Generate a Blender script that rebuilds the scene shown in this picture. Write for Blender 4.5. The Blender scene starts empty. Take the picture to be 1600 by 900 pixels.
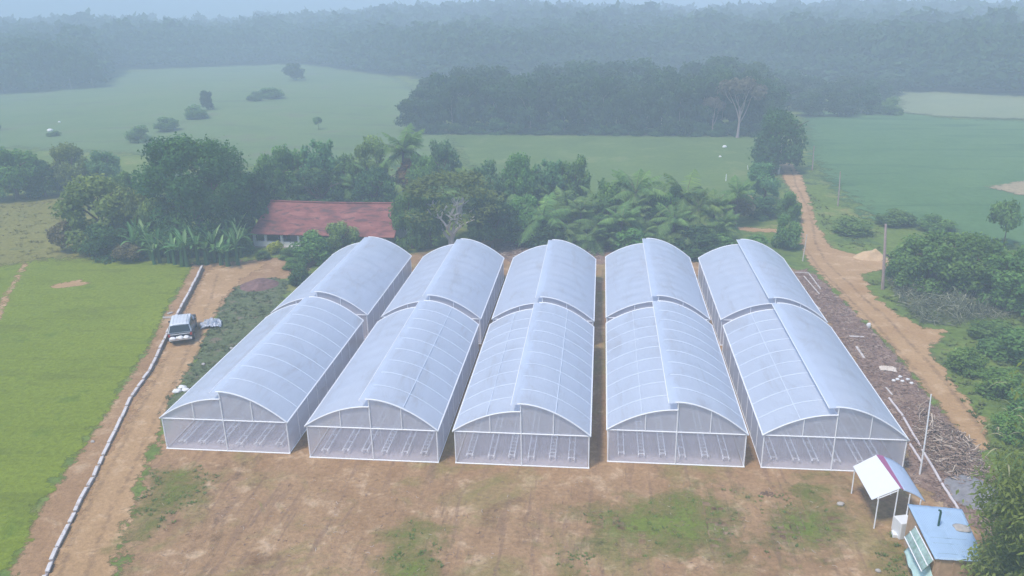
import bpy, math, random
import numpy as np
from mathutils import Vector, Matrix, noise as mnoise
random.seed(5); RNG = np.random.default_rng(5)
S = bpy.context.scene
COL = S.collection
PI = math.pi

# ------------------------------------------------------------------ camera
FPX, PITCH, YAW, ROLL, CH = 1252.8, .34405, .11439, -.02122, 29.4
_cp, _sp, _cy, _sy = math.cos(PITCH), math.sin(PITCH), math.cos(YAW), math.sin(YAW)
CF = np.array([-_sy*_cp, _cy*_cp, -_sp]); _R0 = np.array([_cy, _sy, 0.]); _U0 = np.cross(_R0, CF)
CR = math.cos(ROLL)*_R0 + math.sin(ROLL)*_U0
CU = -math.sin(ROLL)*_R0 + math.cos(ROLL)*_U0
CP = np.array([0, 0, CH])
cd = bpy.data.cameras.new('camera'); co = bpy.data.objects.new('camera', cd); COL.objects.link(co)
cd.sensor_width = 36; cd.lens = FPX/1600*36; cd.clip_start = .5; cd.clip_end = 20000
co.matrix_world = Matrix(((CR[0], CU[0], -CF[0], 0), (CR[1], CU[1], -CF[1], 0), (CR[2], CU[2], -CF[2], CH), (0, 0, 0, 1)))
S.camera = co

def smooth(a, b, v):
    t = np.clip((v-a)/(b-a), 0, 1); return t*t*(3-2*t)
def T(x, y):
    """terrain height"""
    x = np.asarray(x, float); y = np.asarray(y, float)
    r = np.hypot(x, y); w = smooth(135, 230, y)
    h = w*(.9*np.sin(x*.021+1)*np.sin(y*.017)+.5*np.sin(x*.045+y*.03))
    ang = np.degrees(np.arctan2(x, np.maximum(y, 1)))
    hill = 10*np.exp(-((ang+8)/11)**2)+5*np.exp(-((ang-17)/9)**2)+5*np.exp(-((ang+36)/6)**2)
    h = h+smooth(380, 640, r)*hill*smooth(100, 300, y)
    # low rise under the olive slope on the left
    return h
def ray(px, py):
    return (px-800)/FPX*CR - (py-450)/FPX*CU + CF
def G(px, py, z=0.0):
    """world point on the ground (plus z) seen at a photo pixel"""
    d = ray(px, py); zz = z
    p = None
    for _ in range(12):
        t = (zz-CH)/min(d[2], -1e-3); p = CP+d*t
        zz = float(T(p[0], p[1]))+z
    return p
def onplane(px, py, y0):
    d = ray(px, py); return CP+d*(y0/d[1])
def depth(p): return float((np.array(p)-CP)@CF)

# ------------------------------------------------------------------ helpers: tags, objects
def tag(o, label=None, cat=None, group=None, kind=None):
    if label: o['label'] = label
    if cat: o['category'] = cat
    if group: o['group'] = group
    if kind: o['kind'] = kind
    return o
def empty(name, loc, rz=0, scale=None):
    o = bpy.data.objects.new(name, None); COL.objects.link(o)
    o.location = [float(v) for v in loc]; o.rotation_euler = (0, 0, rz)
    if scale: o.scale = scale
    o.empty_display_size = .2
    return o
def link(name, me, parent=None):
    o = bpy.data.objects.new(name, me); COL.objects.link(o)
    if parent is not None: o.parent = parent
    return o
def mesh_np(name, V, Q, mats, attr=None, smooth_=False, mi=None):
    """V (n,3), Q (m,4 or 3) -> mesh; attr: dict name -> per point float"""
    me = bpy.data.meshes.new(name)
    V = np.asarray(V, np.float32); Q = np.asarray(Q, np.int32); k = Q.shape[1]
    me.vertices.add(len(V)); me.vertices.foreach_set('co', V.ravel())
    me.loops.add(Q.size); me.loops.foreach_set('vertex_index', Q.ravel())
    me.polygons.add(len(Q)); me.polygons.foreach_set('loop_start', np.arange(len(Q), dtype=np.int32)*k)
    me.polygons.foreach_set('loop_total', np.full(len(Q), k, np.int32))
    if smooth_: me.polygons.foreach_set('use_smooth', np.ones(len(Q), bool))
    for m in (mats if isinstance(mats, (list, tuple)) else [mats]): me.materials.append(m)
    if mi is not None: me.polygons.foreach_set('material_index', np.asarray(mi, np.int32))
    me.update(calc_edges=True)
    for a, vals in (attr or {}).items():
        at = me.attributes.new(a, 'FLOAT', 'POINT'); at.data.foreach_set('value', np.asarray(vals, np.float32))
    return me
class MB:
    def __init__(s): s.v = []; s.f = []; s.sm = []; s.mi = []
    def add(s, vs, fs, sm=False, m=0):
        n = len(s.v); s.v += [tuple(float(c) for c in v) for v in vs]
        for f in fs: s.f.append(tuple(i+n for i in f)); s.sm.append(sm); s.mi.append(m)
        return s
    def box(s, c, d, rz=0, m=0, M=None):
        x, y, z = [a/2 for a in d]; R = M if M else Matrix.Rotation(rz, 3, 'Z'); c = Vector([float(q) for q in c])
        vs = [R@Vector((sx*x, sy*y, sz*z))+c for sz in (-1, 1) for sx, sy in ((-1, -1), (1, -1), (1, 1), (-1, 1))]
        return s.add(vs, [(3, 2, 1, 0), (4, 5, 6, 7), (0, 1, 5, 4), (1, 2, 6, 5), (2, 3, 7, 6), (3, 0, 4, 7)], m=m)
    def tube(s, pts, rad, n=6, m=0, sm=True, cap=True):
        pts = [Vector([float(q) for q in p]) for p in pts]
        if not hasattr(rad, '__len__'): rad = [rad]*len(pts)
        rings = []; u = None
        for i, p in enumerate(pts):
            t = (pts[min(i+1, len(pts)-1)]-pts[max(i-1, 0)]).normalized()
            if u is None:
                u = t.orthogonal().normalized()
            u = (u-t*u.dot(t)).normalized() if (u-t*u.dot(t)).length > 1e-6 else t.orthogonal().normalized()
            w = t.cross(u)
            rings.append([p+(u*math.cos(2*PI*k/n)+w*math.sin(2*PI*k/n))*rad[i] for k in range(n)])
        vs = [v for r in rings for v in r]; fs = []
        for i in range(len(pts)-1):
            for k in range(n):
                a = i*n+k; b = i*n+(k+1) % n; fs.append((a, b, b+n, a+n))
        s.add(vs, fs, sm, m)
        if cap:
            s.add(rings[0], [tuple(range(n))[::-1]], m=m); s.add(rings[-1], [tuple(range(n))], m=m)
        return s
    def mesh(s, name, mats):
        me = bpy.data.meshes.new(name); me.from_pydata(s.v, [], s.f)
        for m in (mats if isinstance(mats, (list, tuple)) else [mats]): me.materials.append(m)
        me.polygons.foreach_set('use_smooth', s.sm); me.polygons.foreach_set('material_index', s.mi)
        me.update(); return me
    def obj(s, name, mats, parent=None):
        return link(name, s.mesh(name, mats), parent)
def bevel(o, w=.02, n=2):
    b = o.modifiers.new('bevel', 'BEVEL'); b.width = w; b.segments = n; b.limit_method = 'ANGLE'; return o

# ------------------------------------------------------------------ materials
def newmat(name):
    m = bpy.data.materials.new(name); m.use_nodes = True; nt = m.node_tree; nt.nodes.clear()
    out = nt.nodes.new('ShaderNodeOutputMaterial'); return m, nt, out
def nd(nt, t, **kw):
    n = nt.nodes.new(t)
    for k, v in kw.items():
        if k.startswith('_'): setattr(n, k[1:], v)
        else:
            key = k.replace('__', ' ')
            inp = n.inputs[int(key[1:])] if (key[0] == 'i' and key[1:].isdigit()) else n.inputs[key]
            if isinstance(v, bpy.types.NodeSocket): nt.links.new(v, inp)
            else: inp.default_value = v
    return n
def c4(c): return (c[0], c[1], c[2], 1)
def coords(nt, scale=(1, 1, 1)):
    tc = nd(nt, 'ShaderNodeTexCoord'); mp = nd(nt, 'ShaderNodeMapping', Vector=tc.outputs['Object'], Scale=scale); return mp.outputs[0]
def noise_(nt, vec, scale, detail=6, rough=.6, dist=0):
    return nd(nt, 'ShaderNodeTexNoise', Vector=vec, Scale=scale, Detail=detail, Roughness=rough, Distortion=dist).outputs[0]
def ramp(nt, fac, stops):
    r = nd(nt, 'ShaderNodeValToRGB', Fac=fac); e = r.color_ramp.elements
    while len(e) < len(stops): e.new(.5)
    for el, (p, c) in zip(e, stops): el.position = p; el.color = c4(c) if len(c) == 3 else c
    return r.outputs[0]
def mixc(nt, fac, a, b, mode='MIX'):
    n = nd(nt, 'ShaderNodeMix', _data_type='RGBA', _blend_type=mode)
    for s, v in ((0, fac), (6, a), (7, b)):
        if isinstance(v, bpy.types.NodeSocket): nt.links.new(v, n.inputs[s])
        else: n.inputs[s].default_value = v if s == 0 else c4(v)
    return n.outputs[2]
def math_(nt, op, a, b=0.0, clamp=False):
    n = nt.nodes.new('ShaderNodeMath'); n.operation = op; n.use_clamp = clamp
    for i, v in enumerate((a, b)):
        if isinstance(v, bpy.types.NodeSocket): nt.links.new(v, n.inputs[i])
        else: n.inputs[i].default_value = v
    return n.outputs[0]
def maprange(nt, v, a, b, c=0., d=1.):
    n = nd(nt, 'ShaderNodeMapRange', Value=v); 
    n.inputs['From Min'].default_value = a; n.inputs['From Max'].default_value = b
    n.inputs['To Min'].default_value = c; n.inputs['To Max'].default_value = d
    return n.outputs[0]

def ground_mat(name, c1, c2, c3=None, big=.06, mid=.5, fine=4., fringe=None, patch=None, bump=.4, dark=.35, fr_scale=.7, streak=None, amax=1., soft=.22):
    """two or three earth/grass colours broken up at three scales; optional ragged fringe at the sheet's edge"""
    m, nt, out = newmat(name); v = coords(nt)
    n1 = noise_(nt, v, big, 4, .6, .4); n2 = noise_(nt, v, mid, 6, .65, .3); n3 = noise_(nt, v, fine, 5, .7)
    f = math_(nt, 'ADD', math_(nt, 'MULTIPLY', n1, .5), math_(nt, 'MULTIPLY', n2, .5))
    col = ramp(nt, f, [(.38, c1), (.62, c2)])
    if c3:
        col = mixc(nt, maprange(nt, n2, .55, .68), col, c3)
    if patch:                                    # (colour, scale, threshold, softness) patches of something else growing/lying there
        for (pc, ps, th, so) in patch:
            pn = noise_(nt, coords(nt), ps, 7, .68, .6)
            col = mixc(nt, maprange(nt, pn, th, th+so), col, pc)
    if streak:                                   # (colour, scale vector, threshold)
        sn = noise_(nt, coords(nt, streak[1]), 1, 4, .6, .5)
        col = mixc(nt, maprange(nt, sn, streak[2], streak[2]+.1, 0, streak[3]), col, streak[0])
    hi = maprange(nt, n3, .3, .7, 1-dark, 1+dark*.6)
    g = nd(nt, 'ShaderNodeCombineColor', Red=hi, Green=hi, Blue=hi).outputs[0]
    col = mixc(nt, 1., col, g, 'MULTIPLY')
    bp = nd(nt, 'ShaderNodeBump', Strength=bump, Distance=.25, Height=math_(nt, 'ADD', n3, n2))
    b = nd(nt, 'ShaderNodeBsdfPrincipled', Base__Color=col, Roughness=.95, Normal=bp.outputs[0]); b.inputs['Specular IOR Level'].default_value = .1
    sh = b.outputs[0]
    if fringe:
        at = nd(nt, 'ShaderNodeAttribute', _attribute_name='edge').outputs['Fac']
        fn = noise_(nt, coords(nt), fr_scale, 8, .72, .3)
        w = math_(nt, 'ADD', at, maprange(nt, fn, .25, .75, -fringe, fringe))
        al = maprange(nt, w, -.12*fringe, soft*fringe, 0, amax)
        sh = nd(nt, 'ShaderNodeMixShader', i0=al, i1=nd(nt, 'ShaderNodeBsdfTransparent').outputs[0], i2=sh).outputs[0]
    nt.links.new(sh, out.inputs[0]); return m
def plain(name, c, rough=.8, var=.15, scale=3, metal=0, spec=.3, bump=.1, dirt=None, corr=None):
    m, nt, out = newmat(name); v = coords(nt); n = noise_(nt, v, scale, 6, .65)
    lo = tuple(x*(1-var) for x in c); hi = tuple(min(1, x*(1+var)) for x in c)
    col = ramp(nt, n, [(.3, lo), (.7, hi)])
    if dirt:
        col = mixc(nt, maprange(nt, noise_(nt, v, scale*.5, 8, .7, .5), dirt[1], dirt[1]+.15), col, dirt[0])
    hh_ = n
    if corr: hh_ = math_(nt, 'ADD', math_(nt, 'MULTIPLY', n, .3), nd(nt, 'ShaderNodeTexWave', Vector=coords(nt, corr), Scale=1.).outputs[0])
    bp = nd(nt, 'ShaderNodeBump', Strength=bump, Distance=.03, Height=hh_)
    b = nd(nt, 'ShaderNodeBsdfPrincipled', Base__Color=col, Roughness=rough, Metallic=metal, Normal=bp.outputs[0]); b.inputs['Specular IOR Level'].default_value = spec
    nt.links.new(b.outputs[0], out.inputs[0]); return m
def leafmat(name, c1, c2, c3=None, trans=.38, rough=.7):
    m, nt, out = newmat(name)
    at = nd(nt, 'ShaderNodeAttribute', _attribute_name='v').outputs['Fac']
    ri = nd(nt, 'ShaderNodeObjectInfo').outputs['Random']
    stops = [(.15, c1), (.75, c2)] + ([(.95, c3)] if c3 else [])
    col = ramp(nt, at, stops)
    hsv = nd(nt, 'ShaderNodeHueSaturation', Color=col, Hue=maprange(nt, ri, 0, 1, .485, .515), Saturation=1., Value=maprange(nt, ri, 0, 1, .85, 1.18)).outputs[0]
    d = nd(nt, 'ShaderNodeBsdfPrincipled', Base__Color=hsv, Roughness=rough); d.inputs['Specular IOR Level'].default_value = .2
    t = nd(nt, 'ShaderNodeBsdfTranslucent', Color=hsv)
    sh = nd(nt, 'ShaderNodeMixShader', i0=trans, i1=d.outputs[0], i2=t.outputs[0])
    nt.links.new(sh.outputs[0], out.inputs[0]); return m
def film(name, c, transp, trl=.5, rough=.45, bump=.15, bscale=(1.2, .35, 1)):
    """thin plastic or netting: part see-through, part scattering both ways"""
    m, nt, out = newmat(name); v = coords(nt, bscale); ri = nd(nt, 'ShaderNodeObjectInfo').outputs['Random']; v = nd(nt, 'ShaderNodeVectorMath', i0=v, i1=nd(nt, 'ShaderNodeCombineXYZ', X=math_(nt, 'MULTIPLY', ri, 50), Y=math_(nt, 'MULTIPLY', ri, 91)).outputs[0]).outputs[0]; n = noise_(nt, v, 1.6, 6, .62, 1.2)
    n2 = noise_(nt, v, .45, 7, .68, .8)
    col = ramp(nt, n2, [(.30, tuple(x*(.84-.03*k) for k, x in enumerate(c))), (.46, tuple(x*.95 for x in c)), (.7, c)])
    bp = nd(nt, 'ShaderNodeBump', Strength=bump, Distance=.16, Height=n)
    d = nd(nt, 'ShaderNodeBsdfPrincipled', Base__Color=col, Roughness=rough, Normal=bp.outputs[0]); d.inputs['Specular IOR Level'].default_value = .35
    t = nd(nt, 'ShaderNodeBsdfTranslucent', Color=col)
    a = nd(nt, 'ShaderNodeMixShader', i0=trl, i1=d.outputs[0], i2=t.outputs[0])
    tr = nd(nt, 'ShaderNodeBsdfTransparent', Color=(1, 1, 1, 1))
    f = nd(nt, 'ShaderNodeMixShader', i0=transp, i1=a.outputs[0], i2=tr.outputs[0])
    nt.links.new(f.outputs[0], out.inputs[0]); return m

M = {}
M['film'] = film('plastic_film', (.75, .83, .955), .07, .42, bump=.3)
M['net'] = film('insect_netting', (.86, .79, .81), .63, .33, .8, .05)
M['gable'] = film('gable_netting', (.74, .72, .76), .32, .38, .8, .05)
M['sidenet'] = film('side_netting', (.66, .66, .72), .25, .35, .8, .05)
M['white'] = plain('white_painted_steel', (.90, .90, .92), .5, .03)
M['hoop'] = plain('dull_white_hoop', (.72, .79, .89), .6, .03)
M['rail'] = plain('white_plastic_rail', (.92, .92, .93), .5, .03)
M['weedmat'] = plain('grey_ground_cloth', (.50, .45, .47), .9, .2, 2)
M['bark'] = plain('bark', (.14, .11, .085), .9, .35, 6, bump=.5)
M['palebark'] = plain('pale_bark', (.60, .55, .49), .9, .2, 5, bump=.3)
M['greybark'] = plain('grey_bark', (.24, .22, .19), .9, .2, 5, bump=.3)
M['pinkbark'] = plain('pinkish_bark', (.38, .29, .27), .9, .2, 5, bump=.3)
M['pole'] = plain('weathered_pole_wood', (.42, .31, .28), .9, .2, 6, bump=.3)
M['stick'] = plain('dry_stick', (.26, .22, .17), .9, .3, 6)
M['concrete'] = plain('whitewashed_block', (.66, .62, .60), .9, .15, 4, dirt=((.30, .22, .17), .55))
M['wallface'] = plain('wall_render', (.34, .30, .29), .95, .2, 2, dirt=((.24, .17, .12), .5))
M['dark'] = plain('dark_leafmould', (.02, .03, .02), .95, .3)
LG = dict(
 dense=leafmat('dense_foliage', (0.040, 0.102, 0.036), (0.079, 0.174, 0.049), (0.131, 0.246, 0.062)),
 mid=leafmat('mid_foliage', (0.094, 0.193, 0.051), (0.171, 0.322, 0.073), (0.257, 0.423, 0.105)),
 olive=leafmat('olive_foliage', (0.127, 0.191, 0.046), (0.233, 0.315, 0.074), (0.353, 0.429, 0.114)),
 blue=leafmat('blue_green_foliage', (0.094, 0.211, 0.089), (0.178, 0.332, 0.125), (0.262, 0.444, 0.164)),
 bright=leafmat('bright_foliage', (0.112, 0.207, 0.040), (0.189, 0.324, 0.064), (0.283, 0.427, 0.099)),
 palm=leafmat('palm_foliage', (0.133, 0.244, 0.070), (0.247, 0.394, 0.106), (0.372, 0.524, 0.150)),
 banana=leafmat('banana_foliage', (0.083, 0.194, 0.066), (0.177, 0.350, 0.110), (0.425, 0.596, 0.265), .35),
 rust=leafmat('rust_flowers', (0.167, 0.148, 0.050), (0.362, 0.194, 0.070), (0.529, 0.252, 0.099)),
 pink=leafmat('pinkish_foliage', (0.122, 0.106, 0.075), (0.203, 0.176, 0.119), (0.264, 0.224, 0.158)),
 yellow=leafmat('yellow_foliage', (0.262, 0.294, 0.034), (0.472, 0.480, 0.056), (0.655, 0.666, 0.110)),
 dry=leafmat('dry_foliage', (0.131, 0.116, 0.055), (0.244, 0.210, 0.099), (0.345, 0.304, 0.158)),
 far=leafmat('distant_foliage', (0.031, 0.072, 0.027), (0.061, 0.120, 0.040), (0.096, 0.164, 0.050)),
)

# ------------------------------------------------------------------ ground sheets
def warp_grid(xs, ys, z, name, mat):
    X, Y = np.meshgrid(xs, ys); Z = T(X, Y)+z
    V = np.stack([X.ravel(), Y.ravel(), Z.ravel()], 1); nx, ny = len(xs), len(ys)
    i = (np.arange(ny-1)[:, None]*nx+np.arange(nx-1)[None, :]).ravel()
    Q = np.stack([i, i+1, i+1+nx, i+nx], 1)
    o = link(name, mesh_np(name, V, Q, mat, smooth_=True)); return o
def spaced(a, b, near, grow, start=150):
    out = [0.]; s = near
    while out[-1] < b:
        out.append(out[-1]+s)
        if out[-1] > start: s *= grow
    neg = [0.]; s = near
    while neg[-1] > a:
        neg.append(neg[-1]-s)
        if neg[-1] < -start: s *= grow
    return np.array(neg[::-1][:-1]+out)
GREEN = ground_mat('rough_grass', (.13, .19, .035), (.20, .26, .055), (.26, .25, .08), .02, .16, 1.6, patch=[((.075, .125, .045), .09, .54, .1), ((.16, .14, .075), .05, .62, .08)], bump=.5)
g = warp_grid(spaced(-3000, 3000, 6, 1.05), spaced(-300, 3000, 6, 1.035, 500), 0, 'ground', GREEN)
tag(g, kind='structure')

def wpoly(px, z=0): return np.array([G(a, b, z)[:2] for a, b in px])
def sdist(P, poly):
    """signed distance (positive inside) of points to a polygon"""
    d = np.full(len(P), 1e9); ins = np.zeros(len(P), bool); n = len(poly)
    for i in range(n):
        a = poly[i]; b = poly[(i+1) % n]; e = b-a; w = P-a
        t = np.clip((w@e)/max(e@e, 1e-9), 0, 1); q = w-t[:, None]*e
        d = np.minimum(d, np.hypot(q[:, 0], q[:, 1]))
        c = ((a[1] > P[:, 1]) != (b[1] > P[:, 1]))
        with np.errstate(divide='ignore', invalid='ignore'):
            xi = a[0]+(P[:, 1]-a[1])/(b[1]-a[1])*(b[0]-a[0])
        ins ^= c & (P[:, 0] < xi)
    return np.where(ins, d, -d)
def sheet(name, px, z, mat, cell=.7, fringe=1.2, world=None, rough=0):
    poly = np.array(world) if world is not None else wpoly(px)
    x0, y0 = poly.min(0)-fringe-cell; x1, y1 = poly.max(0)+fringe+cell
    xs = np.arange(x0, x1+cell, cell); ys = np.arange(y0, y1+cell, cell)
    X, Y = np.meshgrid(xs, ys); P = np.stack([X.ravel(), Y.ravel()], 1); D = sdist(P, poly)
    nx, ny = len(xs), len(ys)
    i = (np.arange(ny-1)[:, None]*nx+np.arange(nx-1)[None, :]).ravel()
    Q = np.stack([i, i+1, i+1+nx, i+nx], 1); keep = D[Q].max(1) > -fringe
    Q = Q[keep]; used = np.unique(Q); re = np.zeros(len(P), int); re[used] = np.arange(len(used))
    Z = T(P[:, 0], P[:, 1])+z
    if rough:
        Z = Z+np.array([abs(mnoise.noise((x*.8, y*.8, 3)))*rough+abs(mnoise.noise((x*2.3, y*2.3, 7)))*rough*.4 for x, y in P])*np.clip(D/1.5, 0, 1)
    V = np.stack([P[:, 0], P[:, 1], Z], 1)[used]
    o = link(name, mesh_np(name, V, re[Q], mat, {'edge': D[used]}, smooth_=True))
    tag(o, kind='structure'); return o

DIRT = (.45, .275, .145); DIRT2 = (.36, .21, .105); PALE = (.54, .365, .215)
m_olive = ground_mat('olive_slope_grass', (.22, .205, .055), (.30, .27, .075), (.17, .18, .055), .05, .35, 2.2, 3, bump=.7)
m_rice = ground_mat('short_bright_grass', (.185, .235, .018), (.235, .285, .026), (.150, .210, .018), .045, .30, 2.6, 1.0, patch=[((.33, .30, .13), .05, .66, .06)], bump=.5, dark=.28, streak=((.15, .185, .018), (.10, .5, 1), .54, .6))
m_dirt = ground_mat('packed_dirt', DIRT2, DIRT, PALE, .09, .45, 3.5, 1.0, bump=.5, dark=.25, patch=[((.27, .175, .12), .25, .60, .08)])
m_lane = ground_mat('dirt_lane', (.43, .265, .13), (.53, .335, .175), (.61, .42, .25), .09, .6, 3.5, .9, bump=.4, dark=.2)
m_yard = ground_mat('bare_yard_soil', (.34, .200, .100), (.45, .285, .155), (.57, .395, .245), .10, .55, 3.2, 1.3, bump=.45, dark=.28,
                    patch=[((.25, .22, .070), .12, .50, .16), ((.24, .14, .070), .24, .55, .13), ((.26, .235, .075), .5, .62, .12)], streak=((.26, .16, .10), (1.6, .16, 1), .55, .6))
m_road = ground_mat('dirt_road', (.43, .255, .12), (.52, .33, .17), (.60, .405, .235), .12, .5, 3.5, .8, bump=.4, dark=.16)
m_debris = ground_mat('brown_debris_soil', (.26, .165, .125), (.36, .24, .18), (.46, .33, .25), .12, .9, 4.5, 1.0, bump=.6, dark=.4,
                      patch=[((.42, .30, .20), .22, .6, .08)])
m_alley = ground_mat('shaded_alley_soil', (.24, .175, .145), (.30, .22, .18), None, .1, .6, 3, .4, bump=.5)
m_grassp = ground_mat('weed_patch_grass', (.16, .205, .030), (.22, .28, .040), (.27, .22, .08), .2, .9, 4, 2.6, bump=.35, dark=.3, fr_scale=.45, amax=.8, soft=1.2)
m_weed = ground_mat('greyish_weeds', (.12, .155, .070), (.18, .21, .10), (.24, .19, .13), .15, .8, 3.5, 1.0, bump=.8, dark=.45)
m_field = ground_mat('green_field', (.105, .165, .045), (.15, .22, .055), (.19, .23, .08), .02, .1, 1, 4, bump=.3, dark=.15)
m_field2 = ground_mat('dark_green_field', (.085, .175, .062), (.125, .22, .080), None, .015, .12, 1, 5, bump=.5, dark=.15, streak=((.06, .135, .05), (.03, .16, 1), .53, .7))
m_pale = ground_mat('pale_field', (.20, .24, .12), (.26, .29, .15), None, .02, .1, 1, 4, bump=.3, dark=.1)
m_mead = ground_mat('meadow_grass', (.12, .19, .065), (.175, .24, .085), (.16, .18, .09), .012, .08, 1, 6, bump=.3, dark=.12, streak=((.11, .15, .07), (.018, .11, 1), .55, .7))

sheet('meadow', [(-300, 330), (-300, 155), (0, 146), (160, 118), (330, 104), (480, 98), (560, 110), (620, 122), (660, 150), (650, 200), (740, 205), (700, 250), (560, 250), (400, 260), (200, 240), (0, 230)], .10, m_mead, 4, 6)
sheet('green_field', [(690, 204), (800, 206), (1000, 210), (1190, 214), (1195, 250), (1225, 300), (1140, 330), (900, 330), (730, 260)], .12, m_field, 2, 4)
sheet('right_field', [(1255, 176), (1380, 172), (1480, 186), (1620, 190), (1900, 200), (1950, 420), (1600, 388), (1480, 362), (1360, 345), (1300, 290), (1262, 240)], .12, m_field2, 2, 5)
sheet('pale_field', [(1385, 143), (1500, 145), (1620, 147), (2000, 160), (2000, 200), (1620, 188), (1480, 184), (1400, 176), (1410, 160)], .25, m_pale, 4, 4)
sheet('tan_field', [(1540, 294), (1600, 284), (1750, 280), (1760, 310), (1600, 308)], .2, ground_mat('tan_soil', (.34, .27, .15), (.42, .33, .2), None, .1, .4, 2, 1.5), 1, 1.5)
sheet('slope', [(-400, 520), (-400, 350), (-100, 320), (60, 302), (120, 310), (215, 400), (160, 402), (60, 408), (0, 416), (-80, 432)], .06, m_olive, 1.5, 3)
sheet('dirt_verge', [(300, 412), (330, 412), (440, 402), (520, 405), (470, 425), (400, 455), (350, 480), (325, 520), (300, 570), (270, 625), (250, 665), (225, 720), (205, 790), (185, 860), (150, 1100),
                     (-60, 1100), (20, 900), (35, 835), (75, 775), (120, 715), (155, 660), (200, 590), (232, 540), (250, 498), (275, 455)], .008, m_dirt, .5, 1)
sheet('grass_field', [(-400, 520), (-80, 432), (0, 412), (60, 403), (150, 399), (230, 408), (301, 415), (287, 442), (262, 478), (246, 515), (225, 550), (196, 595), (168, 640), (146, 672), (115, 712), (78, 760), (58, 800), (42, 850), (20, 880), (-40, 905), (-200, 1000), (-700, 900)], .012, m_rice, .7, 1)
sheet('lane', [(335, 415), (420, 412), (372, 440), (345, 475), (315, 545), (292, 585), (262, 640), (236, 700), (210, 770), (190, 850), (165, 940), (150, 1100), (-30, 1100), (75, 900), (110, 830), (150, 752), (185, 685), (210, 640), (240, 580), (262, 535), (290, 490), (310, 440)], .016, m_lane, .5, .9)
sheet('weed_bank', [(372, 446), (430, 432), (452, 440), (432, 485), (380, 540), (330, 590), (262, 645), (262, 625), (290, 590), (312, 548), (332, 505), (350, 468)], .018, m_weed, .5, 1)
sheet('yard', [(250, 690), (300, 600), (520, 420), (640, 395), (780, 372), (900, 380), (1110, 398), (1240, 420), (1290, 440), (1520, 700), (1560, 860), (1600, 1100), (160, 1100), (195, 850), (225, 750)], .010, m_yard, .6, 1.3)
sheet('dirt_clearing', [(770, 400), (790, 380), (835, 368), (880, 364), (900, 372), (950, 385), (1000, 392), (1060, 400), (950, 412), (800, 410)], .014, m_debris, .8, 1.5)
sheet('debris_ground', [(1228, 425), (1262, 420), (1300, 452), (1340, 492), (1400, 553), (1440, 605), (1480, 650), (1535, 705), (1570, 760), (1600, 850), (1520, 830), (1450, 770), (1415, 740), (1413, 690), (1300, 510), (1245, 440)], .014, m_debris, .5, .7)
sheet('dirt_road', [(1218, 256), (1222, 278), (1240, 305), (1252, 330), (1252, 382), (1262, 408), (1300, 450), (1340, 490), (1400, 550), (1440, 602), (1480, 650), (1528, 708), (1545, 700), (1538, 655), (1492, 602), (1452, 552), (1478, 517), (1440, 510), (1400, 490), (1362, 458), (1346, 428), (1392, 420), (1386, 405), (1340, 398), (1300, 388), (1276, 352), (1268, 320), (1254, 278), (1236, 254)], .022, m_road, .5, .7)
sheet('side_path', [(1138, 352), (1160, 355), (1215, 358), (1250, 360), (1250, 366), (1210, 364), (1160, 361)], .02, m_road, .5, .5)
sheet('worn_path', [(38, 408), (44, 410), (14, 465), (0, 500), (-40, 560), (-50, 560), (-8, 490), (8, 460)], .02, m_road, .4, .35)
sheet('bare_patch', [(78, 446), (120, 438), (142, 442), (120, 448), (84, 451)], .02, m_road, .4, .5)
m_rut = ground_mat('wheel_rut_soil', (.25, .16, .095), (.32, .21, .125), None, .2, .8, 3, .35, bump=.5, amax=.5, soft=1.2, fr_scale=1.2)
def strip(name, px, off, wd, z=.028, mat=None):
    c = wpoly(px); n = 60; seg = np.r_[0, np.cumsum(np.hypot(*np.diff(c, axis=0).T))]; s = np.linspace(0, seg[-1], n)
    cc = np.stack([np.interp(s, seg, c[:, 0]), np.interp(s, seg, c[:, 1])], 1); k = np.ones(7)/7
    for a in (0, 1): cc[3:-3, a] = np.convolve(cc[:, a], k, 'valid')
    t = np.gradient(cc, axis=0); t /= np.linalg.norm(t, axis=1, keepdims=True); nrm = np.stack([-t[:, 1], t[:, 0]], 1)
    wob = np.array([mnoise.noise((q*.15, off*3, 2)) for q in s])[:, None]*.35
    a = cc+nrm*(off+wd/2+wob); b = cc+nrm*(off-wd/2+wob)
    return sheet(name, None, z, mat or m_rut, .22, .3, world=np.concatenate([a, b[::-1]]))
ROADC = [(1228, 262), (1240, 300), (1258, 332), (1262, 370), (1276, 405), (1322, 450), (1366, 490), (1420, 548), (1462, 602), (1502, 652), (1540, 706)]
LANEC = [(330, 428), (318, 470), (290, 530), (262, 590), (228, 660), (190, 730), (155, 800), (125, 880), (90, 960)]
for o_ in (-.85, .75): strip('wheel_rut', ROADC, o_, .4)
for o_ in (-.9, .7): strip('wheel_rut', LANEC, o_, .35)
for o_ in (-.8, -.35, .6, 1.0): strip('wheel_rut', [(365, 722), (345, 760), (325, 810), (300, 900), (280, 980)], o_, .22)
strip('wheel_rut', [(700, 740), (690, 800), (700, 860), (690, 960)], 0, .25); strip('wheel_rut', [(1150, 745), (1148, 800), (1130, 830), (1060, 880)], 0, .2)
for pts in ([(240, 735), (300, 725), (345, 745), (300, 790), (250, 830), (205, 855), (190, 850), (212, 790)],
            [(560, 870), (630, 800), (700, 830), (720, 940), (580, 940)],
            [(850, 850), (880, 835), (930, 845), (920, 900), (880, 900)],
            [(1360, 840), (1400, 832), (1430, 900), (1440, 960), (1390, 960)],
            [(880, 790), (1110, 755), (1180, 790), (1160, 880), (960, 880)],
            [(1170, 790), (1290, 745), (1345, 790), (1330, 880), (1190, 880)],
            [(1240, 742), (1290, 742), (1290, 765), (1240, 768)]):
    sheet('grass_patch', pts, .020+.002*len(pts), m_grassp, .4, 2.6)

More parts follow.
